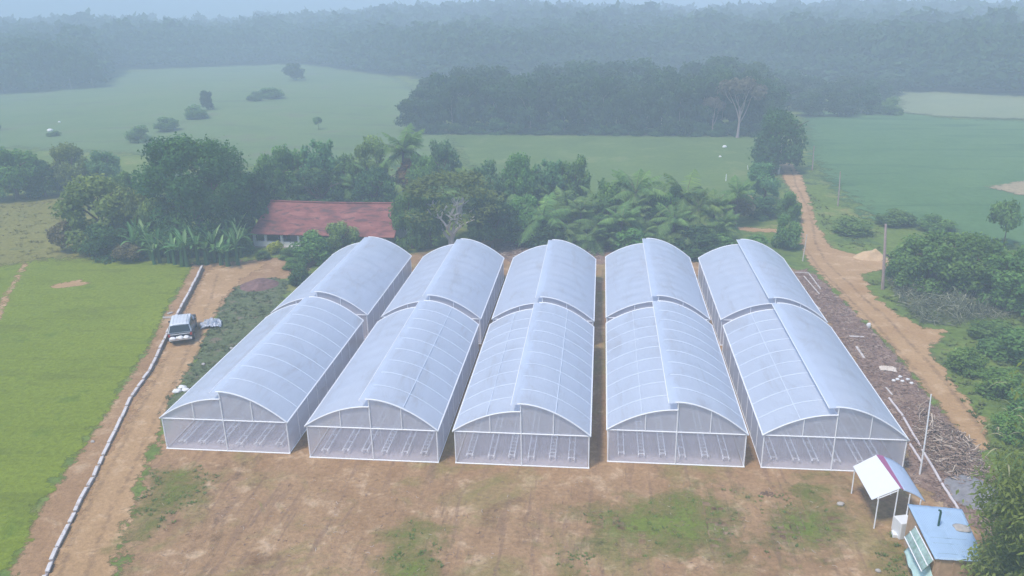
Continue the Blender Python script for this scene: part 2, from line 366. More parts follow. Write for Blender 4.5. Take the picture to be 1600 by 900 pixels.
# ------------------------------------------------------------------ foliage builders (unit size: base at z=0, height 1, width 1)
def leaves(C, Nn, size, asp=1.5, v=None, rng=RNG, droop=0):
    n = len(C); N_ = Nn/np.linalg.norm(Nn, axis=1, keepdims=True)
    r = rng.normal(size=(n, 3)); t = np.cross(N_, r); t /= np.linalg.norm(t, axis=1, keepdims=True)+1e-9; b = np.cross(N_, t)
    s = size*(.6+.8*rng.random((n, 1)))
    a = t*s*.5*asp; c = b*s*.5
    V = np.stack([C-a, C-c*.9+a*.1, C+a, C+c*.9+a*.1], 1).reshape(-1, 3)
    Q = np.arange(4*n).reshape(n, 4)
    return V, Q, np.repeat(v if v is not None else rng.random(n), 4)
def crown(seed, n, size, lobes=26, rx=.5, zc=.58, rz=.42, lr=(.14, .23), shell=.68, zmin=.08, top=0, power=4, full=0):
    rng = np.random.default_rng(seed)
    d = rng.normal(size=(lobes, 3)); d /= np.linalg.norm(d, axis=1, keepdims=True); d[:, 2] = d[:, 2] if full else np.abs(d[:, 2])*1.1-.35
    if full: lowm = d[:, 2] < 0; d[lowm, :2] /= np.linalg.norm(d[lowm, :2], axis=1, keepdims=True)+1e-6; d[lowm, :2] *= .92
    R = np.array([rx, rx, rz]); lrad = rng.uniform(lr[0], lr[1], lobes)
    cen = d*(R-lrad[:, None]*.75)*rng.uniform(shell, 1.0, (lobes, 1)); cen[:, 2] += zc
    if top: cen[:4, :2] *= .7; cen[:4, 2] = 1-lrad[:4]*.9-rng.random(4)*.14
    k = rng.choice(lobes, n, p=lrad**2/np.sum(lrad**2))
    q = rng.normal(size=(n, 3)); q /= np.linalg.norm(q, axis=1, keepdims=True)
    rr = rng.random((n, 1))**(1/power)*(1+.12*rng.normal(size=(n, 1)))
    P = cen[k]+q*rr*lrad[k][:, None]*np.array([1, 1, .85])*np.where(rng.random((n, 1)) < .06, 1.3, 1)
    ok = P[:, 2] > zmin; P = P[ok]; q = q[ok]; k = k[ok]
    N_ = q+np.array([0, 0, .5])+.75*rng.normal(size=q.shape)
    lv = rng.random(lobes)
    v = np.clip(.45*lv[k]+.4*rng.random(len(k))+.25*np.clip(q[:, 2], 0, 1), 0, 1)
    return leaves(P, N_, size, 1.5, v, rng)
def crown_mesh(name, mat, *a, **k):
    V, Q, v = crown(*a, **k); return mesh_np(name, V, Q, mat, {'v': v})
def limb_path(p0, p1, rng, bend=.08, n=5):
    p0 = np.array(p0, float); p1 = np.array(p1, float); out = []
    o = rng.normal(size=3)*bend*np.linalg.norm(p1-p0)
    for i in range(n+1):
        t = i/n; out.append(p0+(p1-p0)*t+o*math.sin(PI*t))
    return out
def trunk_mesh(name, seed, mat, h=.5, r=.035, limbs=5, spread=.28, top=.75, n=6):
    rng = np.random.default_rng(seed); mb = MB()
    pth = limb_path((0, 0, -.02), (rng.normal()*.02, rng.normal()*.02, h), rng, .04)
    mb.tube(pth, [r*(1.35 if i == 0 else 1-.1*i) for i in range(6)], n)
    for i in range(limbs):
        a = 2*PI*i/limbs+rng.random(); s = pth[3+i % 3]
        e = (spread*math.cos(a), spread*math.sin(a), top*(.85+.25*rng.random()))
        mb.tube(limb_path(s, e, rng, .08), [r*.5*(1-.15*j) for j in range(6)], 5)
        e2 = np.array(e)*.6+np.array(s)*.4
        mb.tube(limb_path(e2, (e[0]*1.3+rng.normal()*.05, e[1]*1.3+rng.normal()*.05, e[2]*1.0), rng), [r*.22]*5+[r*.1], 4)
    return mb.mesh(name, mat)

KIND = {}
def kind(key, crown_me, trunk_me, crown_name='crown', trunk_name='trunk'): KIND.setdefault(key, []).append((crown_me, trunk_me))
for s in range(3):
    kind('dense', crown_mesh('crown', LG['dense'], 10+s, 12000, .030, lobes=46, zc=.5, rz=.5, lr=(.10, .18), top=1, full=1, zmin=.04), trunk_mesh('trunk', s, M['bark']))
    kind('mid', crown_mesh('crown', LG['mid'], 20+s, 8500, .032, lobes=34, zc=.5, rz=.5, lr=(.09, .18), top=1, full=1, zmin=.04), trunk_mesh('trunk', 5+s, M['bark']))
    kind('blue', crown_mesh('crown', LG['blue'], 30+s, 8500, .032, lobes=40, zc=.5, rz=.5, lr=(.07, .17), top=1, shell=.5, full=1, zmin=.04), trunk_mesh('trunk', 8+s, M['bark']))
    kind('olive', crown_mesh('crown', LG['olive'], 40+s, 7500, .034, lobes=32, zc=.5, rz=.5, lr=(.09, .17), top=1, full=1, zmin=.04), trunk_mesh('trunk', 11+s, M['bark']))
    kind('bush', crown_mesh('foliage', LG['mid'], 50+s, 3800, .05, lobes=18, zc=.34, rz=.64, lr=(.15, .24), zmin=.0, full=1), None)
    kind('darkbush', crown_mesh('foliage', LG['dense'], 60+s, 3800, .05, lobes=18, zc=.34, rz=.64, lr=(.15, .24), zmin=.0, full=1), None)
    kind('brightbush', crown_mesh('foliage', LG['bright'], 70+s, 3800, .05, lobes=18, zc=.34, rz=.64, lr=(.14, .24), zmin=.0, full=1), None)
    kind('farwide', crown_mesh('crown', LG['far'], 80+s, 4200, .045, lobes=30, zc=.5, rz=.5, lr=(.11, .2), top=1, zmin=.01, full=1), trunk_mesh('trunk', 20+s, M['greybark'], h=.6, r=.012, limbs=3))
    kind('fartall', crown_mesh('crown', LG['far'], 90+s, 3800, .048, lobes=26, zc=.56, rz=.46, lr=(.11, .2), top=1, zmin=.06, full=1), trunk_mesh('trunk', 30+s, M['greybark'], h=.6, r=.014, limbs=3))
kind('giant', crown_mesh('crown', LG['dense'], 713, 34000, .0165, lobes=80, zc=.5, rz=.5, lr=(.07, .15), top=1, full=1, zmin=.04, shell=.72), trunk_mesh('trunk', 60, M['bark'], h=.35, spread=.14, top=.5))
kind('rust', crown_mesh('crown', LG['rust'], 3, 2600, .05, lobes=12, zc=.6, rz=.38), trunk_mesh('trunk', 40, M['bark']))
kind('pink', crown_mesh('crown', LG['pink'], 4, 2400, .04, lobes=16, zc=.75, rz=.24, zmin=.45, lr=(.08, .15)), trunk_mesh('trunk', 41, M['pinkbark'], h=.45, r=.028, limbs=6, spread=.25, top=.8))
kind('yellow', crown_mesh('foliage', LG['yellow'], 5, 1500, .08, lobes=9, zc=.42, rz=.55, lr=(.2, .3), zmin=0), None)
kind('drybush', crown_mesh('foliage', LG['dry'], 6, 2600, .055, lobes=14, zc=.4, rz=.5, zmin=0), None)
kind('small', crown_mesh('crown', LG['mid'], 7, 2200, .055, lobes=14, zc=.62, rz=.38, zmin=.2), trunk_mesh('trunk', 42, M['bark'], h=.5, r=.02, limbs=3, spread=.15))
# flat rounded cap (pale small tree)
kind('cap', crown_mesh('crown', LG['palm'], 8, 3500, .045, lobes=14, zc=.72, rz=.27, zmin=.45, lr=(.14, .22)), trunk_mesh('trunk', 43, M['palebark'], h=.6, r=.03, limbs=4, spread=.2))

# acacia: pale limbs fork low, a thin feathery umbrella above and around them
def acacia():
    rng = np.random.default_rng(77); mb = MB(); tips = []
    def grow(p, d, L, r, lev):
        p = np.array(p); d = np.array(d)/np.linalg.norm(d); e = p+d*L
        mb.tube(limb_path(p, e, rng, .05, 4), [r*(1-.1*i) for i in range(5)], 6, cap=False)
        if lev == 0: tips.append(e); return
        for k in range(3 if lev > 1 else 2):
            nd_ = d+rng.normal(size=3)*.5+np.array([0, 0, .12]); nd_[2] = max(nd_[2], .12)
            grow(e, nd_, L*.74, r*.66, lev-1)
    for a in (0.3, 2.2, 4.1, 5.4): grow((0, 0, .10), (math.cos(a)*.55, math.sin(a)*.55, 1), .20, .022, 3)
    mb.tube([(0, 0, -.02), (0, 0, .05), (0, 0, .11)], [.042, .034, .03], 8)
    P = []; 
    for t in tips:
        n = 130; q = rng.normal(size=(n, 3))*np.array([.055, .055, .03])
        P.append(t+q)
    for i in range(46):        # umbrella shell
        a = rng.random()*2*PI; rr = math.sqrt(rng.random())*.47
        c = np.array([rr*math.cos(a), rr*math.sin(a), .93-1.35*rr*rr-.03*rng.random()-(.25*rng.random() if rr > .36 else 0)])
        P.append(c+rng.normal(size=(85, 3))*np.array([.06, .06, .025]))
    P = np.concatenate(P); rad_ = np.hypot(P[:, 0], P[:, 1]); P = P[(P[:, 2] > .66-.75*np.clip(rad_-.34, 0, 1)) | ((rad_ > .40) & (P[:, 2] > .32) & (rng.random(len(P)) < .5))]
    nv = rng.normal(size=P.shape)*.7+np.array([0, 0, 1])
    V, Q, v = leaves(P, nv, .024, 1.8, rng=rng)
    kind('acacia', mesh_np('crown', V, Q, LG['olive'], {'v': v*.7}), mb.mesh('trunk', M['palebark']))
acacia()
# tiered tree: straight dark trunk, whorls of upswept branches
def tiered(seed=1, key='tiered', mat='blue'):
    rng = np.random.default_rng(seed); mb = MB(); mb.tube([(0, 0, -.02), (0, 0, .5), (0, 0, 1)], [.022, .014, .004], 6); P = []
    z = .22
    while z < .97:
        L = .5*(1-((z-.22)/.80))**.7*(.8+.3*rng.random()); nb = 7
        for k in range(nb):
            a = 2*PI*(k+rng.random()*.6)/nb
            pts = [(L*t*math.cos(a), L*t*math.sin(a), z+.10*t*t*L/.5-.02*math.sin(PI*t)) for t in (0, .35, .7, 1)]
            mb.tube(pts, [.006, .005, .003, .002], 4, cap=False)
            for t in np.linspace(.3, 1, 8):
                c = np.array([L*t*math.cos(a), L*t*math.sin(a), z+.12*t*t*L/.5])
                P.append(c+rng.normal(size=(9, 3))*np.array([.025, .025, .018]))
        z += .055+.02*rng.random()
    P = np.concatenate(P); V, Q, v = leaves(P, rng.normal(size=P.shape)+np.array([0, 0, .7]), .035, 1.6, rng=rng)
    kind(key, mesh_np('crown', V, Q, LG[mat], {'v': v*.8}), mb.mesh('trunk', M['bark']))
tiered(1); tiered(2, 'tiered', 'mid')
# coconut / feather palms
def palm(seed, nf=22, th=.55, mat='palm', L=.50, droop=.36):
    rng = np.random.default_rng(seed); mb = MB()
    lean = rng.normal(size=2)*.03
    mb.tube([(0, 0, -.02), (lean[0]*.4, lean[1]*.4, th*.5), (lean[0], lean[1], th)], [.03, .022, .018], 7)
    Vs = []; Qs = []; vs = []; nV = 0
    for f in range(nf):
        a = 2*PI*f/nf*2.4+rng.random()*.4; up = rng.uniform(-.15, 1.15); l = L*rng.uniform(.8, 1.1)
        n = 22; pts = []
        for i in range(n+1):
            t = i/n; out = l*(t*math.cos(up*.9)+.12*t*t*math.sin(up)); z = th+l*(math.sin(up)*t*1.1)-droop*t*t*(1.1-.35*up)*l/.42*.7
            pts.append(np.array([lean[0]+out*math.cos(a), lean[1]+out*math.sin(a), z]))
        pts = np.array(pts); tg = np.gradient(pts, axis=0); tg /= np.linalg.norm(tg, axis=1, keepdims=True)
        side = np.cross(tg, [0, 0, 1]); side /= np.linalg.norm(side, axis=1, keepdims=True)+1e-9
        fv = rng.random()*.5
        mb.tube(pts[::5], [.005, .004, .003, .002, .0015][:len(pts[::5])], 4, cap=False)
        for s in (-1, 1):
            for i in range(2, n+1):
                w = .12*l/.42*math.sin(PI*min(1, (i/n)*.85+.12))
                b0 = pts[i-1]; b1 = pts[i-1]+tg[i]*.016*l/.42*1.1
                tip = pts[i-1]+side[i]*s*w*.85+tg[i]*w*.5-np.array([0, 0, w*(.35+.3*rng.random())])
                Vs += [b0, b1, tip+tg[i]*.004, tip]; Qs.append([nV, nV+1, nV+2, nV+3]); nV += 4; vs += [fv+.4*rng.random()]*4
    kind('palm', mesh_np('crown', np.array(Vs), np.array(Qs), LG[mat], {'v': np.array(vs)}), mb.mesh('trunk', M['bark']))
for s, th, nf in ((1, .55, 24), (2, .42, 22), (3, .3, 26)): palm(s, nf, th)
# banana plant
def banana(seed):
    rng = np.random.default_rng(seed); mb = MB(); mb.tube([(0, 0, -.02), (.01, 0, .25), (0, .01, .5)], [.07, .055, .035], 8)
    Vs = []; Qs = []; vs = []; nV = 0
    for f in range(9):
        a = 2*PI*f*.381+rng.random()*.3; up = 1.45-.085*f-rng.random()*.35; l = .62*rng.uniform(.6, 1.15); n = 9
        fv = rng.random()*.6+(.35 if f < 2 else 0); w0 = .062
        pts = []
        for i in range(n+1):
            t = i/n; pts.append(np.array([l*t*math.cos(up)*math.cos(a)*1.3, l*t*math.cos(up)*math.sin(a)*1.3, .42+l*t*math.sin(up)-.20*t**2.2*(1.5-up+.3)]))
        pts = np.array(pts); tg = np.gradient(pts, axis=0); side = np.cross(tg, [0, 0, 1.]); side += np.array([math.sin(a), -math.cos(a), 0])*1e-3
        side /= np.linalg.norm(side, axis=1, keepdims=True)
        upv = np.cross(side, tg); upv /= np.linalg.norm(upv, axis=1, keepdims=True)
        for s in (-1, 1):
            base = nV
            for i in range(n+1):
                t = i/n; w = w0*math.sin(PI*min(1, max(.02, t*.9+.08)))**.7*(1+.25*rng.normal()*.5)
                Vs += [pts[i], pts[i]+side[i]*s*w+upv[i]*w*.35]; vs += [min(1, fv+.35), fv]; nV += 2
            for i in range(n): Qs.append([base+2*i, base+2*i+1, base+2*i+3, base+2*i+2])
    kind('banana', mesh_np('leaf_crown', np.array(Vs), np.array(Qs), LG['banana'], {'v': np.array(vs)}), mb.mesh('stem', LG['banana']))
for s in range(3): banana(s+200)

CNT = {}
def place(k, cx, ytop, ybase, wpx, name, label, cat, group=None, rz=None, var=None):
    """a plant standing at photo pixel (cx, ybase), its top near ytop, wpx wide"""
    p = G(cx, ybase); d = depth(p); w = wpx*d/FPX
    top = onplane(cx, ytop, p[1]+0*w); h = max(.3, top[2]-p[2])
    lst = KIND[k]; i = CNT.get(k, 0); CNT[k] = i+1; cm, tm = lst[(i if var is None else var) % len(lst)]
    # keep the depth behind the pixel: the crown's centre stands half a width back
    e = empty(name, p, rz if rz is not None else random.uniform(0, 6.28), (w, w, h))
    tag(e, label, cat, group)
    c = link(cm.name.split('.')[0], cm, e)
    if tm: link(tm.name.split('.')[0], tm, e)
    return e
# ------------------------------------------------------------------ plants
kind('trunky', crown_mesh('crown', LG['far'], 9, 1400, .07, lobes=10, zc=.8, rz=.22, zmin=.55, lr=(.12, .2)), trunk_mesh('trunk', 44, M['palebark'], h=.7, r=.045, limbs=3, spread=.2, top=.8))
GT = 'trees in the belt behind the greenhouses'
P_ = [
 # left belt
 ('mid', 28, 226, 312, 88, 'broadleaf_tree', 'grey-green tree at the left edge of the photo above the olive slope', 'tree'),
 ('blue', -20, 232, 316, 90, 'broadleaf_tree', 'tree cut by the left edge, left of the grey-green one', 'tree'),
 ('dense', 72, 246, 308, 60, 'broadleaf_tree', 'low dark tree between the grey-green tree and the rounded olive one', 'tree'),
 ('olive', 117, 222, 302, 62, 'broadleaf_tree', 'rounded olive-green tree standing above the top of the olive slope', 'tree'),
 ('blue', 164, 230, 300, 62, 'broadleaf_tree', 'hazy tree just right of the rounded olive-green tree', 'tree'),
 ('mid', 200, 262, 345, 56, 'broadleaf_tree', 'narrow tree filling the gap left of the big dark tree', 'tree'),
 ('giant', 318, 205, 386, 186, 'big_dark_tree', 'biggest tree, dark and domed, towering behind the banana clump', 'tree'),
 ('dense', 398, 258, 372, 84, 'broadleaf_tree', 'dark tree between the biggest dark tree and the red roof', 'tree'),
 ('olive', 162, 272, 388, 128, 'yellow_green_tree', 'loose yellow-green tree at the right end of the olive slope', 'tree'),
 ('olive', 222, 292, 388, 70, 'yellow_green_tree', 'smaller yellow-green tree behind the left end of the banana clump', 'tree'),
 ('cap', 262, 300, 392, 66, 'round_cap_tree', 'small pale tree with a rounded cap crown in front of the biggest dark tree', 'tree'),
 ('drybush', 112, 330, 392, 60, 'scrub_bush', 'dry yellowish scrub at the left foot of the loose yellow-green tree', 'bush'),
 ('darkbush', 172, 345, 402, 80, 'scrub_bush', 'dark scrub between the yellow-green tree and the bright field', 'bush'),
 ('drybush', 205, 372, 408, 50, 'scrub_bush', 'brownish scrub at the left end of the banana clump', 'bush'),
 # behind the house
 ('mid', 432, 236, 348, 60, 'broadleaf_tree', 'slim tree behind the left end of the red roof', 'tree'),
 ('mid', 462, 222, 338, 72, 'broadleaf_tree', 'feathery tree left of the twin tops behind the red roof', 'tree'),
 ('blue', 506, 214, 334, 74, 'broadleaf_tree', 'blue-green tree standing highest behind the left half of the red roof', 'tree'),
 ('mid', 548, 236, 330, 62, 'broadleaf_tree', 'mid-green tree behind the middle of the red roof', 'tree'),
 ('olive', 586, 212, 326, 66, 'broadleaf_tree', 'lighter tree just left of the tallest palm behind the house', 'tree'),
 ('palm', 632, 172, 318, 112, 'palm_tree', 'tallest palm of the belt, rising over the flowering tree behind the house', 'palm', None, None, 0),
 ('rust', 650, 238, 318, 70, 'flowering_tree', 'tree with rust-orange flowers at the foot of the tallest palm behind the house', 'tree'),
 ('blue', 692, 214, 322, 66, 'broadleaf_tree', 'feathery tree just right of the tallest palm behind the house', 'tree'),
 ('mid', 664, 240, 330, 60, 'broadleaf_tree', 'rounded tree between the flowering tree and the feathery tree', 'tree'),
 ('dense', 500, 262, 346, 90, 'broadleaf_tree', 'dark low tree touching the ridge of the red roof', 'tree'),
 ('dense', 590, 262, 340, 80, 'broadleaf_tree', 'dark low tree below the flowering tree', 'tree'),
 ('mid', 645, 288, 388, 66, 'broadleaf_tree', 'tree against the right gable of the red-roofed house', 'tree'),
 ('mid', 676, 300, 384, 70, 'broadleaf_tree', 'leafy tree just left of the tree with bare pale limbs', 'tree'),
 ('acacia', 706, 262, 388, 160, 'umbrella_tree', 'umbrella-shaped tree with bare pale limbs behind the second greenhouse', 'tree'),
 ('blue', 768, 246, 356, 80, 'broadleaf_tree', 'tree rising just right of the umbrella-shaped tree', 'tree'),
 ('mid', 815, 238, 350, 66, 'broadleaf_tree', 'narrow-topped tree second to the right of the umbrella-shaped tree', 'tree'),
 ('blue', 856, 246, 345, 70, 'broadleaf_tree', 'blue-green tree left of the rounded tree beside the field gap', 'tree'),
 ('mid', 896, 240, 342, 62, 'broadleaf_tree', 'rounded tree at the right end of the belt beside the gap to the field', 'tree'),
 ('dense', 770, 305, 388, 84, 'broadleaf_tree', 'dark low tree behind the gap between second and third greenhouse', 'tree'),
 ('mid', 818, 300, 378, 74, 'broadleaf_tree', 'low tree behind the left end of the third greenhouse', 'tree'),
 ('palm', 850, 276, 384, 104, 'palm_tree', 'palm with long fronds behind the middle of the third greenhouse', 'palm'),
 ('palm', 886, 296, 386, 92, 'palm_tree', 'shorter palm just right of the long-fronded one behind the third greenhouse', 'palm'),
 ('palm', 994, 242, 372, 118, 'palm_tree', 'tall palm behind the left half of the fourth greenhouse', 'palm'),
 ('palm', 1068, 222, 372, 128, 'palm_tree', 'tallest palm, behind the right half of the fourth greenhouse', 'palm'),
 ('mid', 946, 282, 372, 64, 'broadleaf_tree', 'low tree behind the gap between third and fourth greenhouse', 'tree'),
 ('palm', 920, 318, 388, 88, 'palm_tree', 'low palm behind the gap between third and fourth greenhouse', 'palm'),
 ('palm', 968, 306, 390, 96, 'palm_tree', 'bushy palm at the left foot of the tall palm', 'palm'),
 ('palm', 1010, 300, 384, 88, 'palm_tree', 'palm between the tall palm and the tallest palm', 'palm'),
 ('palm', 1040, 316, 392, 98, 'palm_tree', 'palm close behind the ridge of the fourth greenhouse', 'palm'),
 ('palm', 1092, 276, 384, 92, 'palm_tree', 'drooping palm right of the tallest palm', 'palm'),
 ('palm', 1118, 322, 392, 64, 'palm_tree', 'small palm behind the gap between fourth and fifth greenhouse', 'palm'),
 ('mid', 1048, 290, 376, 60, 'broadleaf_tree', 'leafy tree behind the palms at the fourth greenhouse', 'tree'),
 ('dense', 1028, 296, 378, 60, 'broadleaf_tree', 'dark tree hidden among the palms behind the fourth greenhouse', 'tree'),
 ('darkbush', 860, 345, 392, 70, 'low_bush', 'low dark bush touching the back of the third greenhouse', 'bush'),
 ('darkbush', 1090, 352, 398, 90, 'low_bush', 'low dark bush behind the gap between the last two greenhouses', 'bush'),
 ('bush', 990, 352, 396, 80, 'low_bush', 'low green bush behind the fourth greenhouse', 'bush'),
 ('bush', 1130, 360, 396, 60, 'low_bush', 'green bush behind the left corner of the fifth greenhouse', 'bush'),
 # towards the road
 ('drybush', 1148, 288, 345, 64, 'scrub_bush', 'pale dry thicket left of the blue-green bush by the road', 'bush'),
 ('darkbush', 1186, 306, 338, 70, 'scrub_bush', 'dark low thicket below the blue-green bush by the road', 'bush'),
 ('blue', 1192, 250, 316, 64, 'round_bush', 'blue-green rounded bush left of the bend of the dirt road', 'bush'),
 ('bush', 1232, 292, 346, 38, 'hedge_bush', 'upper bush of the two close along the left edge of the road', 'bush'),
 ('bush', 1228, 330, 388, 48, 'hedge_bush', 'lower bush of the two close along the left edge of the road', 'bush'),
 ('dense', 1216, 166, 268, 90, 'roadside_tree', 'full dark tree where the dirt road vanishes', 'tree'),
 ('bush', 1180, 365, 400, 70, 'low_bush', 'low green bush behind the ridge of the fifth greenhouse', 'bush'),
 # by the house
 ('bush', 490, 356, 412, 66, 'garden_shrub', 'large green shrub in front of the red-roofed house', 'shrub'),
 ('olive', 536, 346, 402, 62, 'garden_shrub', 'olive shrub covering the middle of the house front', 'shrub'),
 ('bush', 580, 368, 404, 60, 'garden_shrub', 'shrub between the house and the first greenhouse', 'shrub'),
 ('brightbush', 508, 386, 414, 30, 'garden_shrub', 'small rounded light shrub left of the first greenhouse ridge', 'shrub'),
 ('yellow', 431, 374, 396, 26, 'yellow_shrub', 'bright yellow shrub before the white veranda', 'shrub'),
 ('bush', 450, 384, 404, 30, 'garden_shrub', 'green shrub just right of the yellow one', 'shrub'),
 ('bush', 412, 388, 405, 24, 'garden_shrub', 'small green shrub just left of the yellow one', 'shrub'),
 ('bush', 462, 400, 420, 42, 'garden_shrub', 'low shrub at the lower edge of the house garden', 'shrub'),
 ('darkbush', 470, 415, 445, 40, 'garden_shrub', 'low dark shrub beside the far end of the first greenhouse', 'shrub'),
 # right side
 ('mid', 1452, 358, 456, 120, 'bushy_tree', 'broad bushy tree right of the tall brown pole', 'tree'),
 ('mid', 1520, 366, 462, 112, 'bushy_tree', 'second broad bushy tree right of the tall brown pole', 'tree'),
 ('mid', 1578, 384, 478, 112, 'bushy_tree', 'darker bushy tree at the right edge below the heart-shaped tree', 'tree'),
 ('bush', 1414, 378, 436, 64, 'low_bush', 'bush directly beside the stay of the tall brown pole', 'bush'),
 ('mid', 1640, 400, 500, 120, 'bushy_tree', 'bushy tree cut by the right edge below the heart-shaped tree', 'tree'),
 ('small', 1566, 304, 388, 58, 'heart_crowned_tree', 'lone small tree with a heart-shaped crown on a thin trunk', 'tree'),
 ('bush', 1400, 326, 352, 64, 'hedge_bush', 'hazy dark bush, left one of the pair along the near edge of the right field', 'bush'),
 ('bush', 1462, 334, 360, 60, 'hedge_bush', 'hazy dark bush, right one of the pair along the near edge of the right field', 'bush'),
 ('brightbush', 1330, 336, 364, 70, 'low_bush', 'light green bush on the verge right of the road bend', 'bush'),
 ('bush', 1590, 508, 560, 120, 'low_bush', 'low undergrowth bush at the right edge above the bright bushes', 'bush'),
 ('bush', 1552, 500, 530, 80, 'low_bush', 'green bush right of the brush pile', 'bush'),
 ('brightbush', 1508, 540, 580, 66, 'low_bush', 'bright bush in the fork of the dirt road', 'bush'),
 ('brightbush', 1562, 575, 615, 80, 'low_bush', 'bright bush right of the one in the fork of the road', 'bush'),
 ('bush', 1618, 600, 650, 90, 'low_bush', 'green bush cut by the right edge above the leafy foreground tree', 'bush'),
 ('brightbush', 1580, 640, 685, 70, 'low_bush', 'light bush just behind the top of the leafy foreground tree', 'bush'),
 # mid field
 ('palm', 950, 262, 366, 100, 'palm_tree', 'palm rising behind the gap between third and fourth greenhouse', 'palm'),
 ('palm', 1112, 284, 380, 90, 'palm_tree', 'palm leaning towards the dry thicket behind the last alley', 'palm'),
 ('palm', 884, 262, 366, 90, 'palm_tree', 'palm beside the rounded tree at the right end of the belt', 'palm'),
 ('palm', 690, 226, 340, 80, 'palm_tree', 'palm behind the crown of the umbrella-shaped tree', 'palm'),
 ('palm', 520, 236, 336, 80, 'palm_tree', 'palm behind the middle of the red roof', 'palm'),
 ('palm', 455, 240, 344, 76, 'palm_tree', 'palm behind the left end of the red roof', 'palm'),
 ('palm', 790, 262, 362, 84, 'palm_tree', 'palm behind the alley between second and third greenhouse', 'palm'),
 ('small', 498, 180, 203, 17, 'lone_tree', 'small lone round tree in the meadow behind the belt', 'tree'),
 ('farwide', 325, 139, 172, 22, 'lone_tree', 'rounded tree topping the pair in the left meadow', 'tree'),
 ('bush', 308, 160, 186, 38, 'meadow_bush', 'bush at the foot of the rounded tree in the left meadow', 'bush'),
 ('bush', 424, 134, 154, 46, 'meadow_bush', 'larger bush of the sloping thicket in the far meadow', 'bush'),
 ('bush', 398, 142, 158, 28, 'meadow_bush', 'smaller bush of the sloping thicket in the far meadow', 'bush'),
 ('bush', 220, 192, 222, 42, 'meadow_bush', 'left bush of the pair low in the left meadow', 'bush'),
 ('bush', 262, 180, 205, 42, 'meadow_bush', 'right bush of the pair low in the left meadow', 'bush'),
 ('farwide', 460, 97, 126, 40, 'lone_tree', 'hazy blue tree at the far edge of the meadow', 'tree'),
 ('bush', 84, 204, 213, 24, 'meadow_bush', 'tiny bush with white rubbish in the left meadow', 'bush'),
 ('farwide', -6, 172, 205, 18, 'lone_tree', 'tree just showing at the left edge in the meadow', 'tree'),
 ('bush', 1392, 146, 180, 36, 'meadow_bush', 'round bush at the left corner of the pale field', 'bush'),
 ('bush', 1366, 150, 178, 40, 'meadow_bush', 'bush left of the round one at the corner of the pale field', 'bush'),
 # left grove
 ('farwide', 62, 50, 142, 98, 'grove_tree', 'largest domed tree of the hazy grove at upper left', 'tree'),
 ('farwide', 8, 62, 146, 78, 'grove_tree', 'grove tree at upper left cut by the left edge', 'tree'),
 ('fartall', 112, 70, 140, 56, 'grove_tree', 'grove tree at upper left just right of the domed one', 'tree'),
 ('fartall', 146, 82, 138, 42, 'grove_tree', 'rightmost tree of the hazy grove at upper left', 'tree'),
 ('farwide', -55, 66, 148, 90, 'grove_tree', 'grove tree beyond the left edge', 'tree'),
 # mid wood accents
 ('pink', 1152, 116, 216, 84, 'pinkish_tree', 'tree with pinkish crown and pale forked stems before the hazy wood', 'tree'),
 ('pink', 1112, 148, 213, 40, 'pinkish_tree', 'small pinkish tree left of the big pinkish one', 'tree'),
]
for r in P_:
    place(*r)
place('trunky', 1244, 48, 112, 34, 'pale_trunk_tree', 'tallest hazy tree with a pale bare trunk in the far forest, leftmost of its kind', 'tree')
for (x, a, b, l) in ((1304, 58, 118, 'pale bare trunk second from the left in the hazy far forest'), (1384, 62, 132, 'thin pale trunk third from the left in the hazy far forest'), (1410, 50, 134, 'pale leaning trunk fourth from the left in the hazy far forest')):
    place('trunky', x, a, b, 34, 'pale_trunk_tree', l, 'tree')
for i, (x, yt, yb, w) in enumerate([(905, 292, 380, 84), (932, 300, 384, 90), (958, 322, 390, 84), (985, 286, 378, 96), (1004, 326, 393, 80), (1030, 282, 376, 92), (1052, 306, 388, 92), (1072, 334, 394, 80), (1100, 310, 388, 84), (1128, 318, 390, 66), (860, 300, 380, 96), (836, 316, 384, 84), (806, 296, 374, 84), (760, 286, 370, 76), (600, 246, 336, 70), (560, 254, 338, 70), (802, 234, 352, 92), (872, 232, 348, 92), (744, 236, 354, 86), (934, 252, 362, 92), (700, 214, 330, 80), (478, 218, 336, 84), (585, 214, 330, 84), (1040, 246, 370, 96), (1148, 262, 356, 76)]):
    place('palm', x, yt, yb, w, 'palm_tree', 'feathery palm crowded among others in the belt behind the greenhouses', 'palm', 'crowded palms in the belt behind the greenhouses')
# banana clumps
rr = random.Random(9)
for i in range(9):
    place('bush', 224+i*19, 356+rr.uniform(-6, 6), 398+rr.uniform(-3, 3), 44, 'clump_undergrowth', 'green undergrowth filling the banana clump', 'bush', 'undergrowth in the banana clump')
for i in range(44):
    x = 214+(i % 15)*12+rr.uniform(-5, 5); yb = (392, 402, 413)[i//15]+rr.uniform(-4, 4)-(8 if x < 235 else 0)
    place('banana', x, yb-rr.uniform(46, 70), yb, rr.uniform(44, 60), 'banana_plant', 'banana plant in the dense clump above the top of the block wall', 'banana plant', 'banana plants in the clump above the block wall')
for i in range(16):
    x = 486+i*8.5+rr.uniform(-4, 4); yb = 332+rr.uniform(-6, 4)
    place('banana', x, yb-rr.uniform(42, 54), yb, rr.uniform(40, 54), 'banana_plant', 'banana plant in the row behind the red roof', 'banana plant', 'banana plants behind the red roof')
